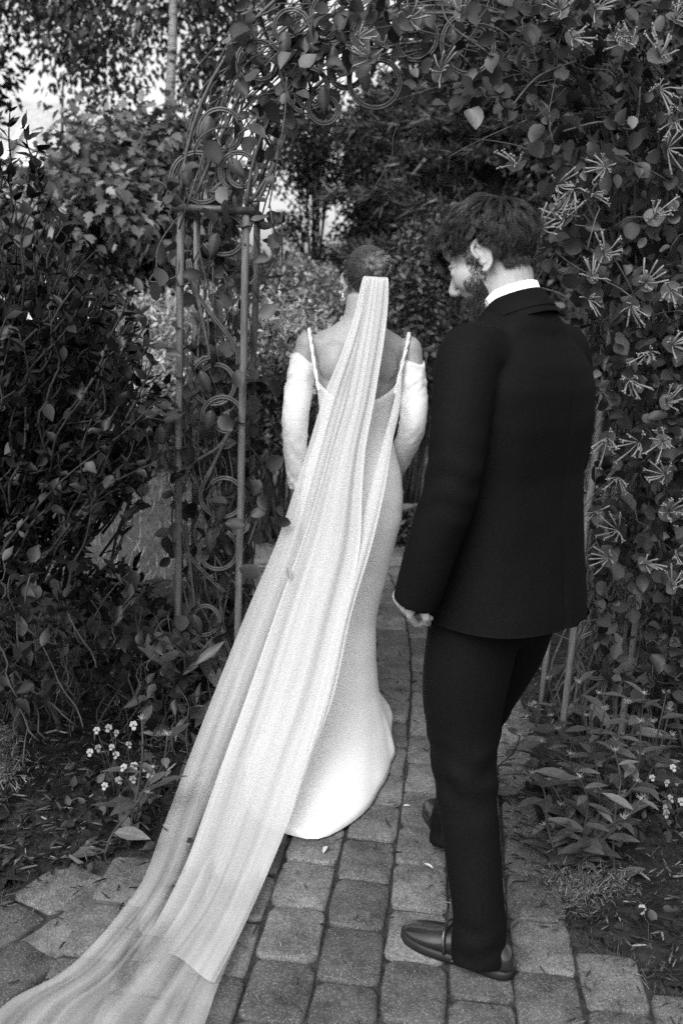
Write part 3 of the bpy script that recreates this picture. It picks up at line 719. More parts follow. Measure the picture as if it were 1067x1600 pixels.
m.v = [tuple(Vector(v) - vr.location) for v in m.v]; m.build('stem', M['stem'], vr)
dens = lambda x, y: 1.0 if y > -10 else .6
pos = np.concatenate([mass_points(MASS, 3800, 3.0, 3.85, 560, 1300, -60, 1120, .8, dens=lambda x, y: .4 if x < 800 and y < 190 else 1), mass_points(MASS, 1300, 2.98, 3.3, 560, 1200, -60, 1060, 1.0, dens=lambda x, y: 1.0 if noise.noise((x * .011, y * .011, 4)) > -.12 and not (x < 800 and random.random() < .5) else .12)])
n = len(pos); v = rvec(n)
d = v * .8 + np.array([0, -.25, -.25]); nrm = rvec(n) * .75 + np.array([0, -.55, .6])
px, py, z = proj(pos)
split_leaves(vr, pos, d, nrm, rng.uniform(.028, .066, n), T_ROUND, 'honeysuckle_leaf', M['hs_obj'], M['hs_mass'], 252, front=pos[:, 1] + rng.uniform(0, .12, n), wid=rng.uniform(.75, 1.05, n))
FL = [(985, 65), (1030, 88), (960, 60), (578, 92), (690, 112), (560, 60), (805, 258), (895, 295), (870, 288), (882, 342), (925, 305), (945, 262), (1042, 232), (1022, 338), (943, 396), (918, 468), (925, 432), (1008, 442), (985, 478), (1012, 548), (985, 592), (1040, 628), (1050, 540), (948, 684), (1035, 690), (998, 690), (930, 798), (965, 828), (1038, 742), (1008, 882), (950, 872), (1056, 862), (1052, 190), (895, 60), (845, 355), (868, 330), (1030, 140), (1048, 455), (640, 30), (930, 15), (875, 15), (1055, 30), (965, 745), (1045, 800), (1048, 915), (720, 20)]
for i, (x, y) in enumerate(FL):
    place_flower(vr, P(x, y, 2.94 + .05 * rs.random()), (rs.gauss(-.15, .6), -1, rs.gauss(.2, .6)), rs.uniform(.065, .095), i)

# left: a loose vine wound through the left pillar and the start of the bow
vl = empty('honeysuckle_vine', (-.45, 3.45, 0), 0, 'sparse twisting honeysuckle vine climbing the left pillar of the arch', 'vine', 'honeysuckle vines on the arch')
m = MB(); leaves = []
for i in range(44):
    b = Vector((rs.uniform(-.56, -.33), rs.uniform(3.28, 3.68), 0)); ph = rs.uniform(0, 6.28); w = rs.uniform(.02, .11); top = rs.uniform(1.2, 1.95); cx = rs.uniform(-.5, -.36); tw = rs.uniform(2, 5)
    pts = [Vector((cx + w * math.sin(ph + tw * u * 2) + rs.gauss(0, .012), 3.47 + .16 * math.cos(ph + tw * u * 1.7), top * u)) for u in np.linspace(0, 1, 14)]
    sp = spline(pts, 44); r0 = rs.uniform(.0015, .006); m.tube(sp, [r0 * (1 - .5 * k / 44) for k in range(44)], 5)
    leaves += [tuple(sp[k]) for k in range(6, 44, 3) if rs.random() < .55]
for i in range(52):                                   # runners over the bow
    a0, a1 = rs.uniform(-.05, .25) * math.pi, rs.uniform(.25, .5) * math.pi; r = rs.uniform(.57, .86); y0 = rs.uniform(3.24, 3.7)
    pts = [Vector((XC - r * math.cos(a0 + (a1 - a0) * k / 6) + rs.gauss(0, .03), y0 + rs.gauss(0, .04), 1.78 + r * math.sin(a0 + (a1 - a0) * k / 6) + rs.gauss(0, .03))) for k in range(7)]
    sp = spline(pts, 26); m.tube(sp, [.0032 * (1 - .5 * k / 26) for k in range(26)], 5); leaves += [tuple(sp[k]) for k in range(2, 26, 3) if rs.random() < .5]
for s_ in ([(285, 330), (250, 380), (244, 420), (235, 440), (275, 432), (280, 405)], [(420, 325), (425, 300), (432, 260), (445, 180), (448, 120)], [(421, 318), (428, 360), (432, 400), (415, 430)], [(280, 325), (262, 295), (245, 280)], [(385, 85), (380, 40), (390, -10)], [(440, 330), (440, 420), (425, 470)], [(395, 745), (410, 770), (402, 810), (388, 850)], [(270, 650), (255, 690), (262, 750), (285, 790)]):
    sp = spline([P(q[0], q[1], 3.22) for q in s_], 24); m.tube(sp, .0026, 5); leaves += [tuple(sp[k]) for k in range(4, 24, 5)]
m.v = [tuple(Vector(v) - vl.location) for v in m.v]; m.build('stem', M['stem'], vl)
extra = [(262, 290), (275, 295), (365, 50), (372, 75), (352, 100), (405, 165), (400, 205), (465, 210), (335, 300), (350, 290), (440, 262), (430, 330), (440, 345), (436, 372), (430, 402), (360, 345), (320, 325), (430, 485), (410, 490), (262, 545), (270, 640), (345, 648), (380, 610), (395, 600), (418, 800), (432, 790), (436, 812), (405, 895), (420, 910), (365, 905), (340, 910), (350, 840), (300, 745), (270, 810), (305, 650), (360, 650), (300, 615), (335, 560), (260, 640), (250, 745)]
leaves += [tuple(P(x, y, 3.2 + .1 * rs.random())) for (x, y) in extra]
leaves += [tuple(P(rs.gauss(530, 70), rs.uniform(-20, 120), rs.uniform(3.1, 3.75))) for _ in range(60)] + [tuple(P(rs.gauss(330, 45), rs.uniform(330, 1080), rs.uniform(3.3, 3.7))) for _ in range(120)]
pos = np.array(leaves) + rng.normal(0, .012, (len(leaves), 3)); n = len(pos)
d = rvec(n) * .9 + np.array([0, -.2, -.15]); nrm = rvec(n) * .6 + np.array([0, -.5, .6])
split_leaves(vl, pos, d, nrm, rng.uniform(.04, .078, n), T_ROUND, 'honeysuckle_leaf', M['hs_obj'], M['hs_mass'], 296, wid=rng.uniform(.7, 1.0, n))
for i, (x, y) in enumerate([(595, 75), (560, 88)]): place_flower(vl, P(x, y, 3.2), (-.2, -1, .2), .07, 90 + i)

# ------------------------------------------------------------------ the dark shrub on the left
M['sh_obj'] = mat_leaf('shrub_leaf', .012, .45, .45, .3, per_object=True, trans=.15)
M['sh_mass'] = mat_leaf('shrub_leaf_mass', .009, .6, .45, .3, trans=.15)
SHR = [(-200, 230), (0, 300), (45, 310), (110, 350), (165, 400), (205, 455), (235, 520), (258, 590), (262, 660), (240, 730), (190, 770), (130, 810), (60, 850), (20, 900), (-200, 900)]
sb = empty('dark_shrub', (-1.25, 3.3, -.02), 0, 'large dark glossy-leaved shrub left of the arch', 'shrub')
m = MB(); pos, dd = [], []
def shoot(a, b, seed, r0=.006, lv=9, wob=.03):
    sp = wander(a, b, wob, 20, seed); m.tube(sp, [r0 * (1 - .75 * k / 20) + .001 for k in range(20)], 5)
    for k in np.linspace(5, 19, lv):
        q = sp[int(k)]; tdir = sp[min(int(k) + 1, 19)] - sp[int(k) - 1]; tdir = tdir / (np.linalg.norm(tdir) + 1e-9)
        for s2 in range(2):
            pos.append(q); dd.append(tdir * .7 + rvec(1)[0] * .9)
for i in range(760):
    e = mass_points(SHR, 1, 2.75, 3.75, -200, 262, 230, 900, .9)[0]; base = Vector((-1.25 + rs.uniform(-.3, .35), 3.3 + rs.uniform(-.2, .2), 0))
    st = base.lerp(Vector(e), rs.uniform(.45, .75)) + Vector((0, 0, .1)); shoot(st, e, i, .0045, 8)
for i in range(16):
    base = Vector((-1.25 + rs.uniform(-.25, .3), 3.3 + rs.uniform(-.2, .2), -.02)); e = Vector((-1.3 + rs.uniform(-.5, .55), 3.3 + rs.uniform(-.3, .3), rs.uniform(.9, 1.7))); sp = wander(base, e, .04, 16, i); m.tube(sp, [.014 * (1 - .6 * k / 16) for k in range(16)], 6)
for k, s_ in enumerate(([(20, 330), (22, 250), (16, 175)], [(35, 340), (75, 250), (60, 235)], [(60, 330), (45, 270), (38, 200)], [(0, 300), (5, 240), (-5, 190)], [(95, 350), (80, 290), (62, 262)])):
    shoot(P(*s_[0], 3.0), P(*s_[-1], 3.0), 500 + k, .003, 7, .012)
m.tube([P(127, 905, 3.3), P(128, 850, 3.3), P(122, 790, 3.3)], .009, 6)
m.v = [tuple(Vector(v) - sb.location) for v in m.v]; m.build('branch', M['bark'], sb)
pos = np.array(pos); dd = np.array(dd); n = len(pos); nrm = rvec(n) * .55 + np.array([0, -.25, .8])
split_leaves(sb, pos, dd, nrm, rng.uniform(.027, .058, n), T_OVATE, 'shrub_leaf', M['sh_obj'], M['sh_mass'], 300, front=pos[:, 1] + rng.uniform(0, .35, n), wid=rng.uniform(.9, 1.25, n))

# low leafy plants in the left bed
LOW = [(-120, 860), (60, 830), (150, 880), (230, 900), (268, 960), (275, 1080), (200, 1090), (120, 1120), (-120, 1130)]
def low_plant(name, label, poly, D0, D1, n, size, tmpl, key, mo, mm, cap, box, group=None, base=None):
    p = mass_points(poly, n, D0, D1, *box); p[:, 2] = np.maximum(p[:, 2], .02)
    b = base or (float(p[:, 0].mean()), float(p[:, 1].mean())); root = empty(name, (b[0], b[1], 0), 0, label, 'plant', group); mm_ = MB()
    for q in p[::4]:
        g0 = Vector((q[0] + rs.gauss(0, .06), q[1] + rs.gauss(0, .06), max(0, q[2] - rs.uniform(.08, .22)))); mm_.tube(wander(g0, q, .015, 8, int(q[0] * 1e4) % 9999), [.0028] * 5 + [.0018] * 3, 4)
    mm_.v = [tuple(Vector(v) - root.location) for v in mm_.v]; mm_.build('stem', M['green_stem'], root)
    k = len(p); d_ = rvec(k) + np.array([0, -.1, .15]); nr = rvec(k) * .5 + np.array([0, -.15, 1])
    split_leaves(root, p, d_, nr, rng.uniform(size * .65, size * 1.25, k), tmpl, key, mo, mm, cap, wid=rng.uniform(.8, 1.2, k))
    return root
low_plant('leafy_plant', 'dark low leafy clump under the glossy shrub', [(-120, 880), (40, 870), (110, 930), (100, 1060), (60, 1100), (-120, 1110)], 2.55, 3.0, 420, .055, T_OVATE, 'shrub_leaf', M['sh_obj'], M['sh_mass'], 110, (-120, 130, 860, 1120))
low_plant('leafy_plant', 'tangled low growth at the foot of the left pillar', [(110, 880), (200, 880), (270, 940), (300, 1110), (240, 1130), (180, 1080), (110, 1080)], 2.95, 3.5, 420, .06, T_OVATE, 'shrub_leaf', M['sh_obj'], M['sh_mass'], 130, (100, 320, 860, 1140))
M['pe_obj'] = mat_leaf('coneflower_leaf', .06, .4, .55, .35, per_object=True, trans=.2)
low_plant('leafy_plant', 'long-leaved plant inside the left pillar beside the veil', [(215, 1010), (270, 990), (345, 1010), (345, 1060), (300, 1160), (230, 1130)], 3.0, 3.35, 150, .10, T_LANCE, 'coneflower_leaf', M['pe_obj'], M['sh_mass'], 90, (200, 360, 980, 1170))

# ------------------------------------------------------------------ coneflower clumps, right foreground
M['bud'] = mat_simple('flower_bud', .16, .7, .3, .4, 80)
def bud_mesh(seed):
    rr = random.Random(seed); m = MB(); m.ellipsoid((0, 0, .25), (.3, .3, .28), 10, 6)
    for k in range(12):
        a = 2 * math.pi * k / 12 + rr.uniform(-.15, .15); el = rr.uniform(.1, .9); d = Vector((math.cos(a) * math.cos(el), math.sin(a) * math.cos(el), math.sin(el))); L = rr.uniform(.7, 1.0)
        m.tube([d * .2, d * L * .6 + Vector((0, 0, .08)), d * L + Vector((0, 0, .2))], [(.1, .03), (.08, .025), (.01, .01)], 4)
    me = m.mesh('bud'); me.materials.append(M['bud']); me.polygons.foreach_set('use_smooth', np.ones(len(me.polygons), bool)); return me
buds = [bud_mesh(i) for i in range(3)]
def coneflower(label, base, tips, seed, leafscale=1.0, bud=True, per=10, group='coneflower clumps by the path'):
    """tips: (px, py) of the stem tops in the photograph, each at a depth near the base"""
    rr = random.Random(seed); root = empty('coneflower_plant', (base[0], base[1], 0), 0, label, 'plant', group); loc = root.location
    lp, ld, ln, ls = [], [], [], []
    for i, tp in enumerate(tips):
        dep = base[1] + rr.uniform(-.16, .16) + (tp[2] if len(tp) > 2 else 0); e = P(tp[0], tp[1], dep); e.z = max(e.z, .06)
        g0 = Vector((base[0] + rr.gauss(0, .05), base[1] + rr.gauss(0, .04), 0)); sp = wander(g0, e, .012, 16, seed * 50 + i)
        m = MB(); m.tube([Vector(q) - loc for q in sp], [.0038 * (1 - .4 * k / 16) for k in range(16)], 5); m.build('stem', M['green_stem'], root)
        a = rr.uniform(0, 6.28)
        for k in range(per):
            u = (k + .6) / per; q = sp[min(int(u * 16), 15)]; a += 2.4; el = rr.uniform(.0, .6)
            lp.append(q); ld.append((math.cos(a) * math.cos(el), math.sin(a) * math.cos(el), math.sin(el) + .1)); ln.append((rr.gauss(0, .25) - .5 * math.cos(a) * math.sin(el), rr.gauss(0, .25) - .2, 1)); ls.append(leafscale * rr.uniform(.08, .138) * (1.1 - .45 * u))
        if bud:
            o = bpy.data.objects.new('flower_bud', rr.choice(buds)); COL.objects.link(o); o.parent = root
            o.matrix_local = Matrix.Translation(Vector(sp[-1]) - loc) @ Matrix.Rotation(rr.uniform(-.4, .4), 4, 'X') @ Matrix.Rotation(rr.uniform(0, 6), 4, 'Z') @ Matrix.Scale(rr.uniform(.017, .023), 4)
    lp, ld, ln, ls = map(np.array, (lp, ld, ln, ls))
    leaf_objects('leaf', leaf_mesh('coneflower_leaf', T_LANCE, M['pe_obj']), lp - np.array(loc), ld, ln, ls, root, rng.uniform(.85, 1.25, len(lp)))
gb = lambda x, y: tuple(G(x, y))[:2]
coneflower('tall budding coneflower clump at the foot of the right pillar', gb(915, 1290), [(903, 1068), (855, 1062), (915, 1120), (870, 1140), (945, 1110), (935, 1085), (1000, 1130), (960, 1160), (980, 1100), (890, 1180)], 1)
coneflower('budding coneflower clump spreading over the path edge', gb(905, 1350), [(858, 1220), (830, 1210), (875, 1260), (905, 1215), (960, 1175), (995, 1222), (935, 1240), (900, 1300), (850, 1290), (930, 1300), (975, 1280), (1000, 1250)], 2)
coneflower('coneflower clump leaning toward the violas', gb(985, 1270), [(1005, 1085), (1040, 1085), (1020, 1130), (1050, 1150), (1030, 1200), (1000, 1180), (970, 1150), (1045, 1110)], 3)
coneflower('low budding coneflower behind the groom\'s trouser leg', gb(845, 1250), [(830, 1105), (812, 1150), (845, 1160), (825, 1190), (860, 1120)], 4)
coneflower('single upright coneflower stalk beside the veil', gb(213, 1302), [(222, 1125), (262, 1150), (232, 1240), (240, 1200)], 5, 1.1, True, 6, None)

# creeping tuft and ground cover at the path edge
M['tuft'] = mat_leaf('creeping_leaf', .10, .5, .6, .2, trans=.2, veins=False)
def tuft(label, pts, n, spread, hgt, size, wid=.1):
    pp = []; pts = [G(*q) for q in pts]
    for i in range(n):
        c = rs.choice(pts); pp.append((c.x + rs.gauss(0, spread), c.y + rs.gauss(0, spread), rs.random() * hgt))
    pp = np.array(pp); k = len(pp)
    o = leaf_mass('creeping_groundcover', T_NEEDLE, pp, rvec(k) + np.array([0, 0, .7]), rvec(k), rng.uniform(size * .6, size * 1.2, k), M['tuft'], None, wid); tag(o, label, 'ground cover')
tuft('needle-leaved creeping tuft spilling onto the pavers below the coneflowers', [(880, 1390), (900, 1410), (925, 1400), (890, 1425), (960, 1400)], 1900, .03, .06, .022)
tuft('pale creeping tuft at the edge of the left bark bed', [(5, 1205), (12, 1240), (0, 1180), (-15, 1220)], 1200, .04, .1, .03, .16)

# ------------------------------------------------------------------ violas
M['viola'] = mat_simple('viola_petal', .23, .6, .3, .15, 60)
M['viola_eye'] = mat_simple('viola_eye', .03, .6, .3, .2)
def viola_mesh():
    m = MB()
    for k, (a, L, w) in enumerate(((60, .5, .34), (120, .5, .34), (10, .45, .3), (170, .45, .3), (270, .55, .42))):
        a = R(a); d = Vector((math.cos(a), math.sin(a), 0)); s_ = Vector((-d.y, d.x, 0)); rows = []
        for (u, ww) in ((.05, .1), (.35, .8), (.65, 1), (.9, .7), (1, .2)): rows.append([d * L * u - s_ * w * ww * .6 + Vector((0, 0, .03 * k + .05 * u)), d * L * u + Vector((0, 0, .03 * k + .1 * u)), d * L * u + s_ * w * ww * .6 + Vector((0, 0, .03 * k + .05 * u))])
        m.rings(rows, closed=False)
    me = m.mesh('viola'); me.materials.append(M['viola']); me.polygons.foreach_set('use_smooth', np.ones(len(me.polygons), bool)); return me
vme = viola_mesh()
m = MB(); m.ellipsoid((0, -.05, .2), (.11, .11, .05), 8, 4); eye_me = m.mesh('eye'); eye_me.materials.append(M['viola_eye'])
def viola(label, base, blooms, seed, dens=90, spread=.09):
    rr = random.Random(seed); root = empty('viola_plant', (base[0], base[1], 0), 0, label, 'flower', 'violas in the beds'); loc = np.array(root.location)
    p = np.c_[rng.normal(0, spread, dens), rng.normal(0, spread, dens), rng.uniform(.01, .09, dens)]; k = len(p); m = MB()
    for (x, y) in blooms:
        w = P(x, y, base[1] + rr.uniform(-.08, .08)); w.z = max(w.z, .05); q = w - root.location
        m.tube(wander((rr.gauss(0, .03), rr.gauss(0, .03), 0), q, .008, 7, int(x * 7 + y)), .0013, 4)
        o = bpy.data.objects.new('flower', vme); COL.objects.link(o); o.parent = root
        fc = Vector((rr.gauss(0, .4), -1, rr.gauss(.5, .3))).normalized(); sz = rr.uniform(.02, .027)
        Mx = Matrix.Translation(q + fc * .003) @ fc.to_track_quat('Z', 'Y').to_matrix().to_4x4() @ Matrix.Rotation(rr.uniform(-.4, .4), 4, 'Z') @ Matrix.Scale(sz, 4); o.matrix_local = Mx
        e = bpy.data.objects.new('flower_eye', eye_me); COL.objects.link(e); e.parent = o
    m.build('stem', M['green_stem'], root)
    leaf_objects('leaf', leaf_mesh('shrub_leaf', T_OVATE, M['sh_obj']), p, rvec(k) + np.array([0, 0, .3]), rvec(k) * .5 + np.array([0, -.2, 1]), rng.uniform(.022, .04, k), root, 1.2)
viola('viola with pale blooms clustered beside the coneflower stalk', gb(185, 1255), [(152, 1142), (170, 1137), (181, 1145), (175, 1168), (182, 1180), (210, 1133), (203, 1162), (153, 1168), (142, 1176)], 1, 80)
viola('low viola with small pale blooms at the bark edge', gb(190, 1280), [(185, 1220), (165, 1228), (161, 1247), (195, 1200), (210, 1198), (209, 1216), (234, 1215), (228, 1200)], 2, 80)
viola('viola scattered under the dark shrub', gb(165, 1120), [(93, 1080), (164, 1067), (192, 1006), (187, 1010), (210, 1020), (176, 1048), (185, 1185)], 3, 70, .14)
viola('viola with pale blooms right of the coneflowers', gb(1045, 1290), [(1050, 1200), (1058, 1222), (1040, 1222), (1062, 1252), (1045, 1248), (1036, 1262)], 4, 80)
viola('viola half hidden among the coneflower leaves', gb(990, 1280), [(1000, 1235), (1008, 1245), (935, 1192), (1018, 1215), (1035, 1300)], 5, 50)
viola('lone pale viola bloom on the bark by the pavers', gb(1000, 1465), [(998, 1450)], 6, 10, .03)
viola('viola peeping out beside the groom\'s trousers', gb(840, 1245), [(827, 1215), (866, 1275), (833, 1100)], 7, 30, .05)
# ------------------------------------------------------------------ people: shared helpers
from mathutils.bvhtree import BVHTree
t = NT('skin'); c = t.ramp(t.noise(25, 5), [(.3, .235), (.7, .285)]); t.bump(t.noise(350, 3), .12, .0015)
M['skin'] = t.set(c, .5, .35, Subsurface_Weight=.12, Subsurface_Scale=.01)
def ring(cx, cy, z, a, b, n=36, p=2.0):
    out = []
    for k in range(n):
        th = 2 * math.pi * k / n; ca, sa = math.cos(th), math.sin(th); e = 2.0 / p
        out.append((cx + a * math.copysign(abs(ca) ** e, ca), cy + b * math.copysign(abs(sa) ** e, sa), z))
    return out
def head_parts(m, Mh, s=1.0, nose=1.0, jaw=1.0, ears=True):
    def E_(c, r, rot=None): m.ellipsoid(Mh @ (Vector(c) * s), tuple(x * s for x in r), 18, 12, (Mh.to_3x3() @ rot if rot else Mh.to_3x3()))
    E_((0, -.018, .032), (.076, .100, .090)); E_((0, .03, -.03), (.062, .064, .085)); E_((0, .030, -.072), (.052 * jaw, .052, .042)); E_((0, .064, -.102), (.024 * jaw, .022, .020))
    E_((0, .078, .014), (.050, .016, .012)); E_((0, .066, .05), (.055, .03, .035))
    for sg in (-1, 1):
        E_((sg * .040, .050, -.026), (.024, .036, .034)); E_((sg * .031, .078, -.003), (.016, .012, .011)); E_((sg * .0115, .1, -.043), (.0085 * nose, .011, .0075)); E_((sg * .045, .01, -.06), (.016, .035, .03))
    m.tube([Mh @ (Vector(q) * s) for q in ((0, .086, .008), (0, .100, -.012), (0, .114 * nose, -.032), (0, .112 * nose, -.041))], [.007 * s, .0085 * s, .0115 * s, .009 * s], 10)
    E_((0, .112 * nose, -.036), (.0115, .0115, .010)); E_((0, .089, -.069), (.021, .012, .0065)); E_((0, .087, -.080), (.018, .011, .0075))
    if ears:
        for sg in (-1, 1):
            rot = Matrix.Rotation(sg * R(-24), 3, 'Z')
            hel = [(.012, -.004), (.018, .016), (.010, .032), (-.006, .036), (-.019, .027), (-.022, .008), (-.017, -.012), (-.006, -.027), (.006, -.034), (.012, -.028)]
            pts = [Vector((sg * .078, -.012, -.006)) + rot @ Vector((sg * .006, y, z)) for (y, z) in hel]
            m.tube([Mh @ (q * s) for q in spline(pts, 26) * 1.0 if True] if False else [Mh @ (Vector(q) * s) for q in spline(pts, 26)], [.0048 * s] * 22 + [.006 * s] * 4, 8)
            E_(Vector((sg * .077, -.012, -.006)) + rot @ Vector((0, -.002, .0)), (.0042, .018, .031), rot)
            ant = [(.004, .024), (-.008, .018), (-.0115, .004), (-.006, -.012), (.006, -.018)]
            m.tube([Mh @ ((Vector((sg * .079, -.012, -.006)) + rot @ Vector((sg * .003, y, z))) * s) for (y, z) in ant], .0038 * s, 7)
def hand(m, W, a, pn, curl=(55, 115, 160), s=1.0, spread=1.0, thumb_in=.5):
    """wrist W, a = along the hand, pn = direction the palm faces; thumb side t = a x pn"""
    a, pn = Vector(a).normalized(), Vector(pn).normalized(); pn = (pn - a * a.dot(pn)).normalized(); tdir = a.cross(pn)
    m.tube([W - a * .03, W + a * .02 * s, W + a * .055 * s, W + a * .088 * s], [(.019 * s, .026 * s), (.015 * s, .032 * s), (.014 * s, .04 * s), (.012 * s, .039 * s)], 14, up=pn)
    for k, (o, L) in enumerate(((-.031, .78), (-.0105, .95), (.0105, 1.0), (.031, .9))):
        p = W + a * (.086 if 0 < k else .08) * s + tdir * o * s; pts = [p - a * .012 * s]; pts.append(p)
        for (c_, l) in zip(curl, (.042, .026, .022)):
            c2 = R(c_ + (6 if k == 0 else 0)); p = p + (a * math.cos(c2) + pn * math.sin(c2) + tdir * (k - 1.5) * .05 * spread) * l * L * s; pts.append(p)
        m.tube(pts, [.0095 * s, .009 * s, .0083 * s, .0076 * s, .0062 * s], 9)
    b = W + a * .025 * s + tdir * .028 * s
    m.tube([b, b + (a * .6 + tdir * .7) * .03 * s, b + (a * .85 + tdir * .55 + pn * .35) * .058 * s, b + (a * .85 + tdir * .3 + pn * thumb_in) * .085 * s], [.014 * s, .012 * s, .0095 * s, .007 * s], 9)
def strands_mesh(name, pts, r0, mat, parent, tip=.25, sides=3):
    N, K = pts.shape[:2]; pts = pts.astype(float)
    tg = np.gradient(pts, axis=1); tg /= np.maximum(np.linalg.norm(tg, axis=2, keepdims=True), 1e-9)
    ref = np.where(np.abs(tg[..., 2:3]) > .9, np.array([1., 0, 0]), np.array([0, 0, 1.])); u = np.cross(tg, ref); u /= np.maximum(np.linalg.norm(u, axis=2, keepdims=True), 1e-9); w = np.cross(tg, u)
    rad = (np.broadcast_to(np.asarray(r0, float).reshape(-1, 1), (N, K)) * np.linspace(1, tip, K)[None])[..., None]
    rings_ = [pts + rad * (math.cos(2 * math.pi * k / sides) * u + math.sin(2 * math.pi * k / sides) * w) for k in range(sides)]
    co = np.stack(rings_, axis=2).reshape(-1, 3)
    base = (np.arange(N)[:, None, None] * K + np.arange(K - 1)[None, :, None]) * sides; k = np.arange(sides)[None, None, :]; k2 = (k + 1) % sides
    f = np.stack([base + k, base + k2, base + sides + k2, base + sides + k], axis=-1).reshape(-1)
    me = bpy.data.meshes.new(name); me.vertices.add(len(co)); me.vertices.foreach_set('co', co.astype(np.float32).ravel())
    me.loops.add(len(f)); me.loops.foreach_set('vertex_index', f.astype(np.int32)); me.polygons.add(len(f) // 4); me.polygons.foreach_set('loop_start', np.arange(0, len(f), 4, dtype=np.int32))
    me.update(); return link(name, me, parent, mat)
def submesh(me, keep, offset, name):
    co, no = get_co(me), get_no(me); idx = -np.ones(len(co), int); fs = []
    for p in me.polygons:
        v = list(p.vertices)
        if all(keep[i] for i in v): fs.append(v)
    used = sorted({i for f in fs for i in f}); idx[used] = np.arange(len(used))
    m = MB(); m.add([tuple(co[i] + no[i] * offset) for i in used], [tuple(int(idx[i]) for i in f) for f in fs]); return m.mesh(name)
def hair_mat(name, v, rough=.38):
    t = NT(name); f = t.noise(60, 3, stretch=(1, 1, 1)); c = t.ramp(f, [(.3, v * .6), (.7, v * 1.5)]); return t.set(c, rough, .55)
def bvh_of(me): return BVHTree.FromPolygons([tuple(v) for v in get_co(me)], [tuple(p.vertices) for p in me.polygons])

# ------------------------------------------------------------------ the bride
BX, BY = .034, 3.5
bride = empty('person', (BX, BY, 0), 0, 'person in a white gown and long tulle veil walking away along the path', 'person')
Mh = Matrix.Translation((.014, .022, 1.598)) @ Matrix.Rotation(R(16), 4, 'Z') @ Matrix.Rotation(R(-10), 4, 'X')
Mhi = Mh.inverted()
BODY = [(.80, .165, .11, 0), (.86, .172, .118, -.01), (.95, .166, .112, -.005), (1.02, .142, .098, 0), (1.08, .120, .087, 0), (1.16, .121, .089, 0), (1.24, .135, .095, 0), (1.31, .148, .095, 0), (1.36, .162, .084, -.003), (1.395, .172, .068, -.006), (1.425, .140, .056, -.006), (1.45, .092, .051, -.004), (1.475, .060, .049, 0), (1.51, .051, .049, .003), (1.56, .049, .050, .008)]
m = MB(); m.rings([ring(0, cy, z, a, b, 36, 2.25 if z < 1.42 else 2.0) for (z, a, b, cy) in BODY])
for sg in (-1, 1):
    m.ellipsoid((sg * .178, -.004, 1.378), (.042, .044, .048)); m.ellipsoid((sg * .065, .07, 1.235), (.062, .06, .06)); m.ellipsoid((sg * .075, -.055, 1.33), (.062, .045, .075)); m.ellipsoid((sg * .05, -.01, 1.425), (.06, .035, .03))
ARM_L = [(-.176, -.003, 1.375), (-.198, -.022, 1.25), (-.209, -.032, 1.12), (-.208, .02, .99), (-.198, .075, .87)]
ARM_R = [(.178, -.003, 1.378), (.194, -.022, 1.25), (.202, -.03, 1.13), (.182, .05, 1.02), (.152, .14, .92)]
for A in (ARM_L, ARM_R): m.tube(spline(A, 17), list(np.interp(np.linspace(0, 1, 17), [0, .25, .5, .6, 1], [.044, .041, .036, .037, .024])), 14)
hand(m, Vector(ARM_L[-1]), (.12, .45, -.8), (1, .1, .0), (28, 55, 80), .9)
hand(m, Vector(ARM_R[-1]), (-.25, .8, -.5), (-1, .1, -.2), (28, 55, 80), .9) if False else hand(m, Vector(ARM_R[-1]), (-.2, .8, -.5), (-1, .0, -.2), (28, 55, 80), .9)
for sg, off in ((-1, .05), (1, -.03)):
    m.tube([(sg * .085, 0, .86), (sg * .08, off * .4, .66), (sg * .07, off * .7, .47), (sg * .06, off * .8 - .01, .3), (sg * .055, off * .9 - .02, .1), (sg * .055, off * .9, .07)], [.07, .056, .045, .04, .03, .03], 14)
    m.tube([(sg * .055, off * .9 - .04, .07), (sg * .056, off * .9 + .06, .05), (sg * .057, off * .9 + .14, .022), (sg * .057, off * .9 + .17, .02)], [(.03, .03), (.026, .032), (.016, .036), (.01, .022)], 12)
head_parts(m, Mh, .97, .95, .92)
m.tube([(.005, .004, 1.50), (.010, .008, 1.55), Mh @ Vector((0, -.012, -.05))], [.049, .047, .05], 16)
bme = m.remesh('body', .0045, 5)
# spine furrow and shoulder blades
co = get_co(bme); back = (co[:, 1] < 0) & (co[:, 2] > 1.1) & (co[:, 2] < 1.45)
co[back, 1] += .007 * np.exp(-(co[back, 0] / .014) ** 2); co[back, 1] -= .005 * np.exp(-((np.abs(co[back, 0]) - .075) / .03) ** 2 - ((co[back, 2] - 1.32) / .05) ** 2)
set_co(bme, co); link('body', bme, bride, M['skin']); bb = bvh_of(bme)

M['b_hair'] = hair_mat('sleek_brown_hair', .05, .34); M['b_bun'] = hair_mat('bun_highlight_hair', .12, .34); M['b_core'] = hair_mat('bun_painted_shade', .03, .6)  # bun core coloured dark as shade in the gaps, its strands lighter as highlights
co = get_co(bme); loc_h = np.array([(Mhi @ Vector(v))[:] for v in co[co[:, 2] > 1.42]]); sel = np.zeros(len(co), bool)
def b_scalp(q):
    x, y, z = q
    if z < -.055 or abs(x) > .082: return False
    lim = np.interp(y, [-.12, -.05, -.03, -.005, .03, .06, .1], [-.055, -.045, -.01, .028, .03, .062, .085]); return z > lim
sel[np.where(co[:, 2] > 1.42)[0]] = [b_scalp(q) for q in loc_h]
hme = submesh(bme, sel, .004, 'hair'); b_hair = link('hair', hme, bride, M['b_hair'])
BUN = Mh @ Vector((.006, -.142, .036)); bun_axis = (Mh.to_3x3() @ Vector((.0, -1, .25))).normalized()
hc = get_co(hme); pick = rng.permutation(len(hc))[:1500]; S = []
hbv = bvh_of(hme)
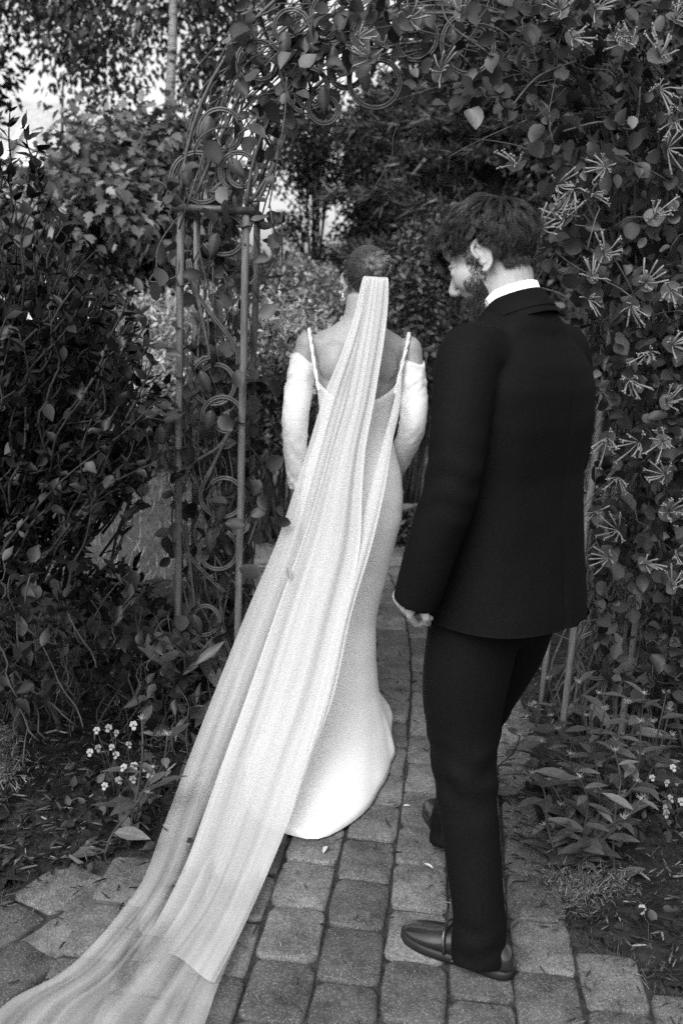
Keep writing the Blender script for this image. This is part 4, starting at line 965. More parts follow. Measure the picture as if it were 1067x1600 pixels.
for i in pick:
    a = Vector(hc[i]); pts = []
    for u in np.linspace(0, 1, 9):
        q = a.lerp(BUN - bun_axis * .015, u); c_, nn_, _, dist = bb.find_nearest(q)
        if nn_ is not None: q = c_ + nn_ * (.0055 + .008 * u ** 3)
        pts.append(q)
    S.append(pts)
strands_mesh('hair_strand', np.array(S) + rng.normal(0, .0006, (len(S), 1, 3)), .0011, M['b_hair'], b_hair, .8)['kind'] = 'stuff'
# the bun: twisted ropes of hair coiled round
bx_ = bun_axis.orthogonal().normalized(); by_ = bun_axis.cross(bx_); S = []; mcore = MB()
def rope(fn, rad, n=40, twist=5, k=16):
    c_ = [Vector(fn(u)) for u in np.linspace(0, 1, n)]; mcore.tube(c_, [rad * .9 * (1 - .3 * (i / n) ** 4) for i in range(n)], 9)
    for j in range(k):
        ph = 2 * math.pi * j / k; pts = []
        for i, q in enumerate(c_):
            tg_ = (c_[min(i + 1, n - 1)] - c_[max(i - 1, 0)]).normalized(); e1 = tg_.cross(bun_axis).normalized(); e2 = tg_.cross(e1); an = ph + twist * i / n * 2
            pts.append(q + (e1 * math.cos(an) + e2 * math.sin(an)) * rad * (1.0 - .3 * (i / n) ** 4))
        S.append([pts[int(v)] for v in np.linspace(0, n - 1, 20)])
for (rr0, ph0, turns, o0, rad, amp, nb) in ((.030, .3, 1.05, .002, .0125, .0105, 3.0), (.030, .3 + math.pi, 1.05, .002, .0125, .0105, 3.0), (.011, 1.0, 1.3, .020, .0125, .007, 1.5), (.011, 1.0 + math.pi, 1.3, .022, .0120, .007, 1.5)):
    ph2 = 0 if ph0 < 2 else math.pi
    def fn(u, rr0=rr0, ph0=ph0, turns=turns, o0=o0, amp=amp, nb=nb, ph2=ph2):
        an = (.3 if rr0 > .02 else ph0) + turns * 2 * math.pi * u; w_ = nb * 2 * math.pi * u + ph2; r_ = rr0 + amp * math.cos(w_)
        return BUN + (bx_ * math.cos(an) + by_ * math.sin(an)) * r_ + bun_axis * (o0 + amp * math.sin(w_))
    rope(fn, rad * .86, 60, 4, 14)
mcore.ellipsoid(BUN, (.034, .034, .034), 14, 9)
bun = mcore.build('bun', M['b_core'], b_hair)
strands_mesh('bun_strand', np.array(S), .0017, M['b_bun'], bun, .8)['kind'] = 'stuff'
e0 = Mh @ Vector((-.083, -.008, -.042)); m = MB(); m.ellipsoid(e0, (.0045, .0045, .0045), 10, 6); m.ellipsoid(e0 - Vector((0, 0, .008)), (.003, .003, .005), 8, 6); M['pearl'] = mat_simple('pearl', .8, .2, .6, .02); m.build('earring', M['pearl'], bride)

# gown
t = NT('white_crepe'); wv_ = t.ramp(t.noise(420, 2, .8), [(.25, .58), (.75, .66)]); t.bump(t.noise(9, 4, stretch=(1, 1, .5)), .10, .012); M['crepe'] = t.set(wv_, .48, .35, Sheen_Weight=.15)
HEM = [(.176, -.35), (.146, -.524), (.061, -.736), (-.049, -.864), (-.14, -.858), (-.27, -.76), (-.32, -.5), (-.29, -.2), (-.25, .05), (-.15, .22), (0, .27), (.13, .22), (.19, .05), (.19, -.15)]
HEM = [tuple(v) for v in spline(HEM + HEM[:1], 80)[:-1]]
hcx, hcy = -.03, -.25
hang = np.array([math.atan2(y - hcy, x - hcx) for x, y in HEM]); hrad = np.array([math.hypot(y - hcy, x - hcx) for x, y in HEM]); o_ = np.argsort(hang); hang, hrad = hang[o_], hrad[o_]
def hem_pt(th):
    th = (th + math.pi) % (2 * math.pi) - math.pi
    r = np.interp(th, np.r_[hang - 2 * math.pi, hang, hang + 2 * math.pi], np.tile(hrad, 3)); return hcx + r * math.cos(th), hcy + r * math.sin(th)
DR = [(1.31, .154, .101, 0), (1.24, .141, .102, 0), (1.16, .127, .096, 0), (1.10, .124, .094, -.002), (1.02, .148, .106, -.005), (.95, .170, .120, -.012), (.86, .181, .134, -.018), (.78, .180, .134, -.018), (.68, .164, .124, -.014), (.58, .142, .114, -.012), (.48, .122, .110, -.018), (.38, .110, .115, -.03), (.28, .108, .125, -.05), (.0, .108, .13, -.07)]
dz = np.array([r[0] for r in DR])[::-1]
def dr_at(z): return [float(np.interp(z, dz, np.array([r[i] for r in DR])[::-1])) for i in (1, 2, 3)]
def top_z(th):
    d = (th + math.pi / 2 + math.pi) % (2 * math.pi) - math.pi; d = abs(d)        # 0 at the back
    return float(np.interp(d, [0, .5, .95, 1.25, 1.7, 2.3, 2.7, math.pi], [1.205, 1.212, 1.243, 1.268, 1.275, 1.305, 1.315, 1.295]))
NA = 120; rows = []
zz = [(0, 0)] + [(k / 34, 0) for k in range(1, 35)]
def wmix(z): return float(np.interp(z, [.004, .02, .05, .10, .17, .26, .40], [1.0, .93, .76, .5, .25, .08, 0]))
levels = list(np.linspace(0, 1, 26)) + []
for i in range(58):
    row = []
    for k in range(NA):
        th = 2 * math.pi * k / NA; zt = top_z(th)
        if i < 40: z = zt + (.26 - zt) * (i / 40)
        else: z = .26 * (1 - ((i - 40) / 17) ** .75) + .006
        a, b, cy = dr_at(z); w = wmix(z); p = 2.25; e = 2 / p; ca, sa = math.cos(th), math.sin(th)
        x = a * math.copysign(abs(ca) ** e, ca); y = cy + b * math.copysign(abs(sa) ** e, sa)
        hx_, hy_ = hem_pt(th); x, y = x * (1 - w) + hx_ * w, y * (1 - w) + hy_ * w
        f = .005 * w * math.sin(5 * th + 1.2 + 2 * w) + .0025 * w * math.sin(11 * th + 4 * w)
        q = noise.noise((x * 9, y * 9, z * 6)) * .008 * w + noise.noise((x * 7, y * 7, z * 5)) * .005 * (1 if z < .8 else .5) + noise.noise((x * 16, y * 16, z * 26)) * .004 * math.exp(-((z - .5) / .14) ** 2)
        r_ = math.hypot(ca, sa) ; zo = (abs(f) * .8 if z > .008 else 0) * w
        row.append((x + ca * (f + q), y + sa * (f + q), z + zo))
    rows.append(row)
rows.append([(x * .985 + hcx * .015, y * .985 + hcy * .015, .002) for (x, y, z) in rows[-1]])
m = MB(); m.rings(rows, cap=False); dress = m.build('gown', M['crepe'], bride)
md = dress.modifiers.new('thickness', 'SOLIDIFY'); md.thickness = .0015; md.offset = 1
# twisted shoulder straps
for sg in (-1, 1):
    ctrl = [(sg * .128, -.098, 1.232), (sg * .144, -.088, 1.30), (sg * .158, -.070, 1.37), (sg * .169, -.042, 1.42), (sg * .172, -.005, 1.437), (sg * .165, .04, 1.41), (sg * .14, .09, 1.34), (sg * .115, .11, 1.29)]
    sp = spline(ctrl, 60); pts = []
    for q in sp:
        v_ = Vector(q); c_, nn_, _, dist = bb.find_nearest(v_); sd = (v_ - c_).dot(nn_); pts.append(c_ + nn_ * .0075 if sd < .0075 else v_)
    for _ in range(14): pts = [pts[0]] + [(pts[i - 1] + pts[i] * 2 + pts[i + 1]) / 4 for i in range(1, 59)] + [pts[59]]
    m = MB()
    for ph in (0, math.pi):
        pp = []
        for i, q in enumerate(pts):
            tg_ = (pts[min(i + 1, 59)] - pts[max(i - 1, 0)]).normalized(); n1 = tg_.cross(Vector((1, 0, .1))).normalized(); n2 = tg_.cross(n1); an = ph + i * .62
            pp.append(q + (n1 * math.cos(an) + n2 * math.sin(an)) * .0022)
        m.tube(pp, .0048, 8)
    m.build('strap', M['crepe'], dress)
# off-shoulder sleeves with gathers near the top
for A, nm in ((ARM_L, 0), (ARM_R, 1)):
    sp = spline(A, 60); sg = -1 if nm == 0 else 1; rg = []; n = 40; i0 = 6
    for i in range(i0, 60):
        p_ = Vector(sp[i]); tg_ = Vector(sp[min(i + 1, 59)] - sp[i - 1]).normalized(); n1 = Vector((1, 0, 0)); n1 = (n1 - tg_ * n1.dot(tg_)).normalized(); n2 = tg_.cross(n1); u = (i - i0) / (59 - i0)
        r0 = np.interp(u, [0, .04, .12, .35, .55, .75, .93, 1], [.045, .048, .050, .048, .045, .041, .036, .034]); rr_ = []
        for k in range(n):
            th = 2 * math.pi * k / n; d = n1 * math.cos(th) + n2 * math.sin(th)
            wv = noise.noise((u * 26 + 2.2 * math.sin(th + nm), math.cos(th) * 1.3 + nm * 5, math.sin(th) * 1.3)); wv2 = noise.noise((u * 13 - 1.5 * math.cos(th), math.cos(th) * .9, math.sin(th) * .9 + 7))
            g_ = .009 * wv * (math.exp(-((u - .10) / .13) ** 2) + .75 * math.exp(-((u - .93) / .09) ** 2) + .4 * math.exp(-((u - .52) / .12) ** 2)) + .0045 * wv2
            tilt = -.022 * sg * (d.x) * (1 - u) ** 6 * -1        # the top edge dips toward the body
            rr_.append(p_ + d * (r0 + g_) + tg_ * (.012 * (1 - u) ** 8 * math.sin(2 * th)))
        rg.append(rr_)
    rg.insert(0, [q * .88 + Vector(sp[i0]) * .12 + Vector((0, 0, -.004)) for q in rg[0]])
    m = MB(); m.rings(rg, cap=False); s_ = m.build('sleeve', M['crepe'], dress)

# the veil
t = NT('tulle')
uv = t.new('UVMap'); sx = t.new('SeparateXYZ'); t.link(uv.outputs[0], sx.inputs[0])
mp = t.new('Mapping'); mp.inputs['Scale'].default_value = (11, .45, 1); t.link(uv.outputs[0], mp.inputs[0])
nz = t.new('TexNoise'); nz.inputs['Scale'].default_value = 1; nz.inputs['Detail'].default_value = 3; nz.inputs['Distortion'].default_value = .5; t.link(mp.outputs[0], nz.inputs[0])
attr = t.new('Attribute', attribute_name='cover').outputs['Fac']
cov = t.math('ADD', attr, t.maprange(nz.outputs[0], .3, .7, -.17, .17)); mn = t.math('MINIMUM', t.math('MAXIMUM', cov, .08), .96)
msh = t.ramp(t.noise(420, 2, .8), [(.25, .58), (.75, .66)]); dif = t.new('BsdfDiffuse'); t.link(msh, dif.inputs[0]); trl = t.new('BsdfTranslucent'); t.link(msh, trl.inputs[0])
mx = t.new('MixShader'); mx.inputs[0].default_value = .42; t.link(dif.outputs[0], mx.inputs[1]); t.link(trl.outputs[0], mx.inputs[2])
tp = t.new('BsdfTransparent'); m2 = t.new('MixShader'); t.link(mn, m2.inputs[0]); t.link(tp.outputs[0], m2.inputs[1]); t.link(mx.outputs[0], m2.inputs[2])
bp = t.new('Bump'); bp.inputs['Strength'].default_value = .06; bp.inputs['Distance'].default_value = .02; t.link(nz.outputs[0], bp.inputs['Height']); t.link(bp.outputs[0], dif.inputs['Normal'])
t.link(m2.outputs[0], t.n['Material Output'].inputs[0]); t.n.remove(t.b); M['tulle'] = t.m
def sheet(name, rows, ns, nt, amp, freq, seed, cover, lift=0.0, hem=None, dips=()):
    """rows: (left px, left py, right px, right py, distance); on the ground where the ray meets it first"""
    rw = spline(rows, ns); grid = []; cv = []
    for i in range(ns):
        lx, ly, rx_, ry_, D = rw[i]; u = i / (ns - 1); line = []
        for j in range(nt):
            v = j / (nt - 1); x, y = lx + (rx_ - lx) * v, ly + (ry_ - ly) * v
            if hem and u > .9: y += hem(v) * ((u - .9) / .1)
            ph = freq * v * 6.28 + seed + 1.6 * noise.noise((v * 3, u * 2.2, seed)); a_ = amp * (.35 + 1.3 * min(u * 1.6, 1)) * math.sin(ph) + amp * .28 * math.sin(2.3 * ph + 4 * u)
            q = P(x, y, D - lift + a_)
            if q.z < .012 + lift:
                g_ = G(x, y); wr = abs(a_) * 1.2 + .016 * max(0, noise.noise((g_.x * 13, g_.y * 9, seed))) ; sh = P(x, y, g_.y - .02 - lift * 1.2 - wr * 1.0); q = sh if sh.z > .006 else Vector((g_.x, g_.y, .01 + lift))
            line.append(q - bride.location); cv.append(float(np.interp(u, *cover)) - sum(.6 * math.exp(-(((x - dx_) + (y - dy_) * .42) / w1) ** 2 - ((y - dy_) / w2) ** 2) for (dx_, dy_, w1, w2) in dips))
        grid.append(line)
    m = MB(); m.rings(grid, closed=False); me = m.mesh(name)
    at = me.attributes.new('cover', 'FLOAT', 'POINT'); at.data.foreach_set('value', np.array(cv, np.float32))
    uvl = me.uv_layers.new(name='UVMap'); li = np.empty(len(me.loops), np.int32); me.loops.foreach_get('vertex_index', li)
    uvl.data.foreach_set('uv', np.c_[(li % nt) / (nt - 1) + seed, (li // nt) / (ns - 1) * 3].astype(np.float32).ravel()); return me
A_ROWS = [(570, 431, 602, 433, 3.392), (565, 440, 606, 441, 3.368), (551, 500, 604, 500, 3.345), (530, 560, 594, 562, 3.325), (507, 615, 586, 622, 3.315), (484, 690, 570, 695, 3.30), (460, 765, 560, 770, 3.27), (431, 850, 556, 856, 3.22), (388, 950, 538, 960, 3.12), (332, 1090, 510, 1085, 2.95), (297, 1180, 482, 1180, 2.82), (252, 1300, 440, 1310, 2.58), (213, 1392, 400, 1405, 2.3), (112, 1508, 345, 1530, 2.08), (10, 1568, 320, 1600, 1.95), (-70, 1660, 285, 1690, 1.8)]
B_ROWS = [(577, 432, 602, 433, 3.39), (574, 441, 607, 442, 3.356), (562, 510, 603, 510, 3.335), (540, 620, 585, 625, 3.305), (518, 695, 572, 695, 3.285), (498, 765, 566, 765, 3.255), (470, 852, 562, 855, 3.205), (432, 955, 542, 960, 3.105), (385, 1090, 516, 1085, 2.935), (352, 1180, 488, 1172, 2.805), (318, 1275, 458, 1265, 2.62), (290, 1350, 428, 1342, 2.45), (250, 1430, 380, 1450, 2.25), (205, 1500, 335, 1536, 2.1)]
C_ROWS = [(626, 580, 628, 582, 3.40), (612, 640, 624, 640, 3.372), (597, 695, 612, 695, 3.352), (578, 765, 601, 765, 3.30), (556, 855, 580, 855, 3.22), (530, 958, 549, 960, 3.11), (498, 1085, 522, 1085, 2.94), (478, 1172, 490, 1172, 2.81), (458, 1255, 462, 1255, 2.64)]
veil = link('veil', sheet('veil', A_ROWS, 150, 100, .0075, 2.6, 1.3, ([0, .3, .5, .65, .8, 1], [.93, .86, .70, .54, .46, .46]), dips=((305, 1318, 8, 70), (202, 1512, 14, 34), (258, 1420, 8, 40))), bride, M['tulle'])
link('veil_layer', sheet('veil_layer', B_ROWS, 120, 70, .0065, 1.9, 4.1, ([0, .4, .7, 1], [.94, .82, .70, .60]), .024, hem=lambda v: -26 * math.sin(math.pi * v) ** 2, dips=((205, 1490, 40, 60), (250, 1490, 22, 30))), veil, M['tulle'])
link('veil_edge', sheet('veil_edge', C_ROWS, 100, 12, .003, .8, 8.2, ([0, .5, .8, 1], [.95, .85, .6, .2]), .030), veil, M['tulle'])
# ------------------------------------------------------------------ the groom
GX, GY, GR = .385, 2.32, R(48)
groom = empty('person', (GX, GY, 0), GR, 'person in a black suit with bowed bearded head following the white veil', 'person')
Mh = Matrix.Translation((-.002, .092, 1.662)) @ Matrix.Rotation(R(14), 4, 'Z') @ Matrix.Rotation(R(-28), 4, 'X'); Mhi = Mh.inverted()
GB = [(.80, .155, .11, 0), (.92, .15, .11, 0), (1.05, .145, .105, 0), (1.2, .155, .11, 0), (1.33, .165, .11, 0), (1.42, .165, .09, -.005), (1.46, .13, .07, -.008), (1.49, .085, .062, -.005), (1.52, .064, .06, .005)]
m = MB(); m.rings([ring(0, cy, z, a, b, 32, 2.3) for (z, a, b, cy) in GB])
m.tube([(0, -.004, 1.49), (0, .022, 1.545), Mh @ Vector((0, -.022, -.062)), Mh @ Vector((0, -.02, -.02))], [.062, .0595, .059, .06], 20)
GA_L = [(-.190, -.005, 1.445), (-.236, -.026, 1.33), (-.262, -.036, 1.19), (-.276, -.010, 1.06), (-.275, .024, .968)]
GA_R = [(.190, -.005, 1.445), (.235, -.01, 1.33), (.255, -.005, 1.19), (.255, .06, 1.05), (.24, .12, .94)]
for A in (GA_L, GA_R): m.tube(spline(A, 15), list(np.interp(np.linspace(0, 1, 15), [0, .5, 1], [.05, .042, .028])), 12)
hand(m, Vector(GA_L[-1]) + Vector((-.007, .008, -.004)), (-.04, .36, -.92), (1, -.25, .0), (50, 105, 150), 1.02, 1.3)
hand(m, Vector(GA_R[-1]), (-.05, .45, -.9), (-1, -.2, 0), (40, 90, 130), 1.02, 1.3)
LEG_L = [(-.085, -.005, .87), (-.108, .0, .69), (-.123, -.022, .50), (-.150, -.085, .29), (-.170, -.135, .10)]
LEG_R = [(.085, -.01, .87), (.118, .04, .69), (.125, .11, .50), (.165, .165, .29), (.205, .215, .10)]
for A in (LEG_L, LEG_R): m.tube(spline(A, 13), list(np.interp(np.linspace(0, 1, 13), [0, .5, .75, 1], [.085, .055, .05, .035])), 12)
head_parts(m, Mh, 1.0, .99, 1.05)
gme = m.remesh('body', .0029, 3); link('body', gme, groom, M['skin']); gb_ = bvh_of(gme)

# hair: locks swept forward from the crown, short at the nape
M['g_hair'] = hair_mat('dark_brown_hair', .010, .46); M['g_beard'] = hair_mat('dark_beard', .012, .5)
co, no = get_co(gme), get_no(gme); top = np.where(co[:, 2] > 1.48)[0]
hl = np.array([(Mhi @ Vector(co[i]))[:] for i in top]); R3 = np.array(Mhi.to_3x3()); nl = no[top] @ R3.T
def z_line(y): return np.interp(y, [-.13, -.075, -.05, -.035, -.015, .012, .03, .06, .09], [-.048, -.042, -.028, .005, .036, .036, .028, .052, .075])
scalp = (hl[:, 2] > z_line(hl[:, 1])) & (np.abs(hl[:, 0]) < .088) & ~((hl[:, 1] > .075) & (hl[:, 2] < .07))
side = (hl[:, 1] > .004) & (hl[:, 1] < .034) & (hl[:, 2] > -.05) & (np.abs(hl[:, 0]) > .045) & (np.abs(hl[:, 0]) < .078)
keep = np.zeros(len(co), bool); keep[top[scalp]] = True
g_hair = link('hair', submesh(gme, keep, .004, 'hair'), groom, M['g_hair'])
crown = np.array([.0, -.075, .10]); rg_ = np.random.default_rng(5)
def grow(i, length, vol, jit):
    p = hl[i].copy(); n0 = nl[i]; fl = p - crown; fl = fl / (np.linalg.norm(fl) + 1e-9) + np.array([0, 0, -.25]) + rg_.normal(0, jit, 3); K = 8; pts = [p + n0 * .002]; step = length / (K - 1); d = fl
    for k in range(1, K):
        nn_ = n0; d = d - nn_ * d.dot(nn_); d /= (np.linalg.norm(d) + 1e-9); p = pts[-1] + d * step
        c_, q_, _, dist = gb_.find_nearest(Mh @ Vector(p)); u_ = k / (K - 1)
        if c_ is not None:
            n0 = np.array((Mhi.to_3x3() @ q_)[:]); cc_ = np.array((Mhi @ c_)[:]); off = .004 + vol * math.sin(min(1, u_ * 1.25) * math.pi * .62) ; p = cc_ + n0 * off
        d = (p - pts[-1]) + rg_.normal(0, .12, 3) * step; pts.append(p)
    return np.array(pts)
si = np.where(scalp)[0]; gi = rg_.choice(si, 420, replace=False); guides, gl = [], []
for i in gi:
    y, z = hl[i][1], hl[i][2]; topness = np.clip((z - .03) / .07, 0, 1); front = np.clip((y + .01) / .07, 0, 1)
    L = .030 + .055 * topness + .01 * topness * front; 
    if abs(hl[i][0]) > .04 and y > -.035: L = .016 + .026 * topness
    if y < -.05: L = .022 + .055 * np.clip((z + .04) / .10, 0, 1)
    guides.append(grow(i, L * rg_.uniform(.85, 1.15), (.004 + .018 * topness) * rg_.uniform(.6, 1.25), .14))
guides = np.array(guides); roots = hl[gi]
ci = rg_.choice(si, 13000, replace=True); cr = hl[ci] + rg_.normal(0, .0012, (13000, 3))
D2 = ((cr[:, None] - roots[None]) ** 2).sum(-1); near = D2.argmin(1); df = cr - roots[near]
u = np.linspace(0, 1, 8)[None, :, None]
st = guides[near] + df[:, None, :] * (1 - .55 * u) + rg_.normal(0, .0022, (len(ci), 1, 3)) * u
st = st * 1.0; Mn = np.array(Mh); st = st @ Mn[:3, :3].T + Mn[:3, 3]
strands_mesh('hair_strand', st, rg_.uniform(.0003, .0007, len(ci)), M['g_hair'], g_hair, .35)['kind'] = 'stuff'
# forelock hanging over the brow
F_ = []
for i in range(900):
    a = rg_.uniform(-1, 1); r0 = np.array([a * .05, .062 + .012 * (1 - a * a), .098 - .02 * a * a]) + rg_.normal(0, .004, 3)
    s_ = np.array([np.r_[r0[0] * (1 + .1 * k) , r0[1] + .040 * math.sin(k * 1.5) , r0[2] + .016 * math.sin(k * 3.1) - .020 * k * k] for k in np.linspace(0, 1, 8)]); F_.append(s_ + rg_.normal(0, .003, 3) * np.linspace(.3, 1.4, 8)[:, None])
F_ = np.array(F_) @ Mn[:3, :3].T + Mn[:3, 3]; strands_mesh('forelock', F_, .0008, M['g_hair'], g_hair, .3)['kind'] = 'stuff'
# beard, sideburn, brows
fy = hl[:, 1]; jawsel = ((fy > .012) & (hl[:, 2] < np.interp(fy, [.012, .035, .058, .08, .1], [-.030, -.048, -.066, -.062, -.054])) & (hl[:, 2] > -.135) & ~((np.abs(hl[:, 0]) < .016) & (hl[:, 2] > -.088) & (hl[:, 2] < -.060)) & (nl[:, 1] > -.35)) | side | ((fy > .02) & (fy < .06) & (hl[:, 2] < -.03) & (np.abs(hl[:, 0]) > .052))
jawsel &= ~((hl[:, 2] < -.10) & (fy < .03))
keepb = np.zeros(len(co), bool); keepb[top[jawsel & ~side & (hl[:, 2] < np.interp(fy, [.012, .035, .058, .08, .1], [-.046, -.060, -.078, -.074, -.064]))]] = True
beard = link('beard', submesh(gme, keepb, .0025, 'beard'), groom, M['g_beard'])
ji = rg_.choice(np.where(jawsel)[0], 5200, replace=True); b0 = hl[ji] + nl[ji] * .001 + rg_.normal(0, .0018, (5200, 3)); dr_ = nl[ji] * .55 + np.array([0, .15, -.85]) + rg_.normal(0, .25, (5200, 3)); dr_ /= np.linalg.norm(dr_, axis=1, keepdims=True)
Ls = (rg_.uniform(.007, .015, 5200) * np.where(hl[ji, 2] > -.04, .5, 1.0) * np.where(hl[ji, 2] < -.085, 1.5, 1.0))[:, None, None]; st = b0[:, None, :] + dr_[:, None, :] * Ls * np.linspace(0, 1, 4)[None, :, None]
st = st @ Mn[:3, :3].T + Mn[:3, 3]; strands_mesh('beard_strand', st, .0006, M['g_beard'], beard, .4)['kind'] = 'stuff'
bs = []
for i in range(300):
    sg = 1 if i % 2 else -1; u_ = rg_.random(); p = np.array([sg * (.014 + .036 * u_), .094 - .02 * u_ ** 2, .016 + .006 * math.sin(u_ * 2.6)]) + rg_.normal(0, .0015, 3); bs.append([p, p + np.array([sg * .008, -.001, .002])])
strands_mesh('eyebrow', np.array(bs) @ Mn[:3, :3].T + Mn[:3, 3], .0006, M['g_hair'], groom, .4)['kind'] = 'stuff'

# suit
t = NT('black_wool'); f = t.noise(260, 3); c = t.ramp(f, [(.25, .0006), (.75, .0042)]); t.bump(t.noise(6, 4, stretch=(1, 1, .4)), .12, .02); M['wool'] = t.set(c, .8, .10)
JK = [(.78, .226, .188, -.008, 2.6), (.86, .223, .181, -.008, 2.5), (.95, .219, .172, -.004, 2.4), (1.06, .214, .160, -.002, 2.4), (1.18, .212, .148, 0, 2.4), (1.30, .220, .152, -.006, 2.4), (1.38, .214, .142, -.012, 2.4), (1.43, .195, .126, -.014, 2.3), (1.475, .165, .102, -.010, 2.2), (1.505, .128, .085, -.002, 2.1), (1.53, .095, .077, .006, 2.0), (1.545, .080, .072, .012, 2.0)]
m = MB(); m.rings([ring(.010 if z < 1.47 else 0, cy, z, a, b, 48, p) for (z, a, b, cy, p) in JK])
for sg, A in ((-1, GA_L), (1, GA_R)):
    sp = spline([(A[0][0] * .72, A[0][1], A[0][2] - .01)] + A[:-1] + [(A[-1][0], A[-1][1] + .012, A[-1][2] - .074)], 24)
    m.tube(sp, [float(v) for v in np.interp(np.linspace(0, 1, 24), [0, .15, .3, .55, .8, 1], [.075, .074, .070, .062, .056, .052])], 20)
    m.ellipsoid((sg * .165, -.008, 1.447), (.075, .075, .045))
m.ellipsoid((0, -.040, 1.475), (.13, .060, .088)); jme = m.remesh('jacket', .0065, 12)
co = get_co(jme); no = get_no(jme); d = np.zeros(len(co)); bk = (co[:, 1] < -.02) & (np.abs(co[:, 0]) < .2)
d -= np.where(bk & (co[:, 2] < 1.5), .0035 * np.exp(-(co[:, 0] / .006) ** 2), 0)                                  # centre-back seam
d += np.where(bk & (co[:, 2] < 1.02), .009 * np.exp(-((co[:, 0] - .03) / .028) ** 2) * np.clip((1.02 - co[:, 2]) / .2, 0, 1), 0)   # lifted vent edge
fold = np.array([noise.noise((v[0] * 9 + 3, v[1] * 9, v[2] * 2.6)) * .007 + noise.noise((v[0] * 18, v[1] * 18, v[2] * 11)) * .0028 for v in co]); d += fold * np.clip((1.46 - co[:, 2]) / .15, .15, 1) * np.clip((co[:, 2] - .80) / .12, .1, 1)
arm = (co[:, 0] < -.235); d += np.where(arm, .0018 * np.sin(co[:, 2] * 95 + 3 * np.sin(co[:, 1] * 30)) * np.exp(-((co[:, 2] - 1.19) / .09) ** 2), 0)
seam = np.abs(np.hypot(co[:, 1] + .005, (co[:, 2] - 1.40) * .8) - .088) < .004
co = co + no * d[:, None]; co[:, 2] = np.maximum(co[:, 2], .834); set_co(jme, co)
jacket = link('jacket', jme, groom, M['wool'])
NK = Matrix.Translation((-.004, .012, 1.556)) @ Matrix.Rotation(R(-24), 4, 'X')
def collar(name, r0, r1, z0, z1, th, mat, parent, sq=.95, n=48, open_=.16):
    m = MB(); rows = [[], [], [], []]; 
    for k in range(n + 1):
        a = R(90) + open_ + (2 * math.pi - 2 * open_) * k / n; ca, sa = math.cos(a), math.sin(a); dip = .012 * max(0, sa)
        for j, (r, z) in enumerate(((r1, z0), (r0, z1), (r0 - th, z1 - .001), (r1 - th, z0))): rows[j].append(NK @ Vector((ca * r * sq, sa * r, z - dip)))
    m.rings(rows + [rows[0]], closed=False); return m.build(name, mat, parent)
M['shirt'] = mat_simple('white_shirt', .80, .6, .3, .03, 40)
shirt = collar('shirt', .0655, .071, -.040, .036, .004, M['shirt'], groom)
collar('jacket_collar', .0715, .090, -.030, .016, .006, M['wool'], jacket)
collar('jacket_collar_fall', .0745, .092, -.046, .013, .004, M['wool'], jacket)
m = MB(); m.ellipsoid((0, -.012, .87), (.168, .138, .13), 24, 14)
for A in (LEG_L, LEG_R):
    B_ = A[:-1] + [tuple(A[-1]), (A[-1][0] - .003, A[-1][1] - .004, .026)]; sp = spline(B_, 30)
    m.tube(sp, [(float(v), float(v) * 1.08) for v in np.interp(np.linspace(0, 1, 30), [0, .2, .42, .6, .8, 1], [.105, .097, .074, .061, .058, .063])], 24)
tme = m.remesh('trousers', .006, 5); co = get_co(tme); no = get_no(tme)
d = np.array([noise.noise((v[0] * 8 + 9, v[1] * 8, v[2] * 5)) * .007 + noise.noise((v[0] * 14, v[1] * 14, v[2] * 20)) * .014 * (math.exp(-((v[2] - .46) / .09) ** 2) + .7 * math.exp(-((v[2] - .08) / .06) ** 2)) for v in co])
co = co + no * d[:, None]; co[:, 2] = np.maximum(co[:, 2], .022); set_co(tme, co); link('trousers', tme, groom, M['wool'])

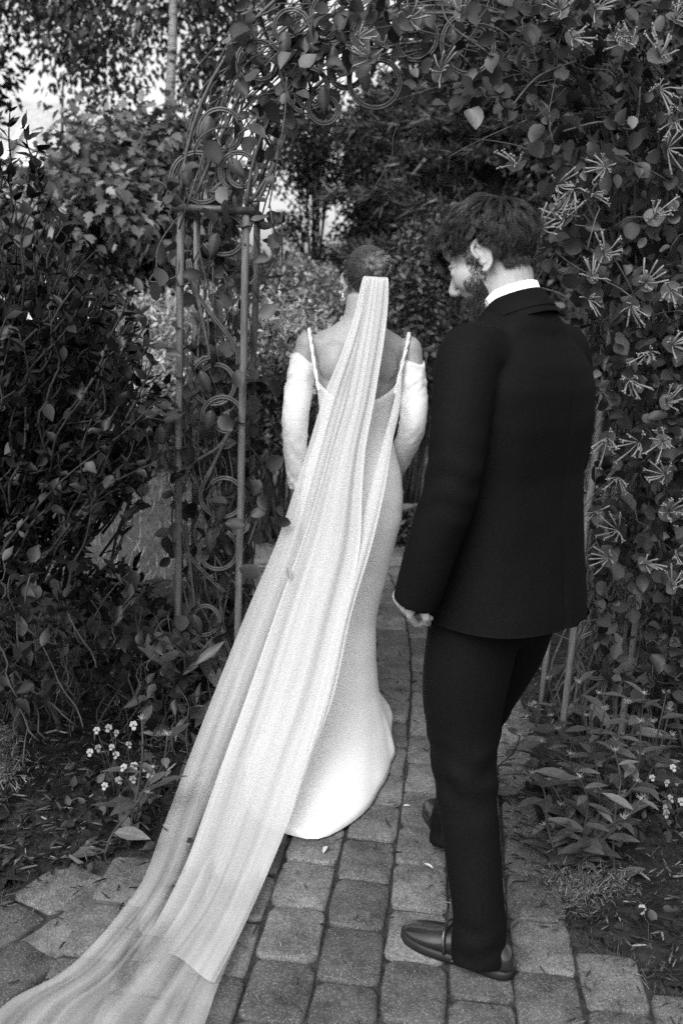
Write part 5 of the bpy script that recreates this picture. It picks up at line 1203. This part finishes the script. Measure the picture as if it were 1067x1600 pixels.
# shoes
t = NT('black_leather'); t.bump(t.noise(40, 4), .08, .004); M['leather'] = t.set(.012, .22, .6, Coat_Weight=.3, Coat_Roughness=.12)
M['sole'] = mat_simple('shoe_sole', .012, .6, .3)
ST = [(-.012, .012, .040), (0, .027, .062), (.03, .034, .082), (.08, .0345, .090), (.13, .039, .078), (.17, .044, .062), (.205, .0455, .053), (.24, .040, .044), (.265, .029, .036), (.282, .012, .026)]
def shoe(heel, toe, z=0):
    h, t_ = Vector((*heel, 0)), Vector((*toe, 0)); y_ = (t_ - h).normalized(); ang = math.atan2(-y_.x, y_.y); sc = (t_ - h).length / .27
    rg = []
    for (y, w, hh) in [tuple(v) for v in spline(ST, 30)]:
        r_ = []
        for k in range(24):
            th = 2 * math.pi * k / 24; ca, sa = math.cos(th), math.sin(th); x = w * math.copysign(abs(ca) ** .75, ca); zz_ = .02 + (hh - .02) * max(0, sa) ** .8 if sa > 0 else .02
            r_.append((x * sc, y * sc, zz_))
        rg.append(r_)
    m = MB(); m.rings(rg); o = m.build('shoe', M['leather'], groom); o.location = (h.x, h.y, z); o.rotation_euler = (0, 0, ang)
    m = MB(); out = spline([(w + .003, y, 0) for (y, w, hh) in ST], 24); rings_ = []
    for zz_ in (0.0, .013):
        rings_.append([(x * sc, y * sc, zz_) for (x, y, _) in out] + [(-x * sc, y * sc, zz_) for (x, y, _) in out[::-1]])
    rings_.append([(x * .97, y, .0215) for (x, y, _) in rings_[1]]); m.rings(rings_); m.build('sole', M['sole'], o)
    m = MB(); pts = []                                 # the vamp strap of the loafer
    for a in np.linspace(0.02, math.pi - .02, 16): pts.append((.0425 * sc * math.cos(a), (.148 + .012 * math.sin(a)) * sc, .02 + .054 * math.sin(a) ** .8))
    m.tube(pts, [(.003, .011)] * 16, 6, up=(0, 0, 1)); m.build('strap', M['leather'], o)
    return o
def wl(x, y):
    d = Vector((x - GX, y - GY, 0)); return (d.x * math.cos(GR) + d.y * math.sin(GR), -d.x * math.sin(GR) + d.y * math.cos(GR))
shoe(wl(.445, 2.078), wl(.212, 2.21)); shoe(wl(.385, 2.585), wl(.325, 2.85))
# ------------------------------------------------------------------ petals and fallen leaves
M['petal'] = mat_simple('fallen_petal', .42, .6, .3, .2, 50); M['petal_dark'] = mat_simple('fallen_leaf', .20, .6, .3, .2, 50)
T_PETAL = leaf_template([(0, .06), (.25, .24), (.6, .3), (.88, .18), (1, .03)], cup=.3, droop=.08)
def petal(name, label, w, size, mat, seed, flat=True, group=None):
    rr = random.Random(seed); tv, tf, tu = T_PETAL; m = MB(); m.add([tuple(v) for v in tv], tf); o = m.build(name, mat); a = rr.uniform(0, 6.28)
    o.location = w; o.rotation_euler = (rr.uniform(-.15, .15) + (0 if flat else R(55)), rr.uniform(-.15, .15), a if flat else rr.uniform(-.5, .5)); o.scale = (size * rr.uniform(.6, 1), size, size); tag(o, label, 'leaf' if 'leaf' in name else 'petal', group); return o
for i, (x, y, s_) in enumerate(((675, 1265, .035), (676, 1360, .03), (505, 1336, .035), (640, 1262, .02))):
    q = G(x, y); q.z = .006; petal('fallen_petal', ('pale petal lying on the pavers beside the groom\'s far shoe', 'pale petal on the pavers against the groom\'s trouser leg', 'pale curled petal on the pavers below the gown hem', 'small pale petal on the pavers between gown and trousers')[i], q, s_, M['petal'], i)
for i, (x, y, D) in enumerate(((452, 905, 3.11), (404, 1052, 2.955), (388, 1142, 2.84))):
    q = P(x, y, D); petal('fallen_leaf', ('grey leaf caught on the veil at knee height', 'small dark leaf fragment caught midway down the veil', 'small dark leaf fragment caught low on the veil')[i], q, (.042, .022, .022)[i], M['petal_dark'], 20 + i, False)
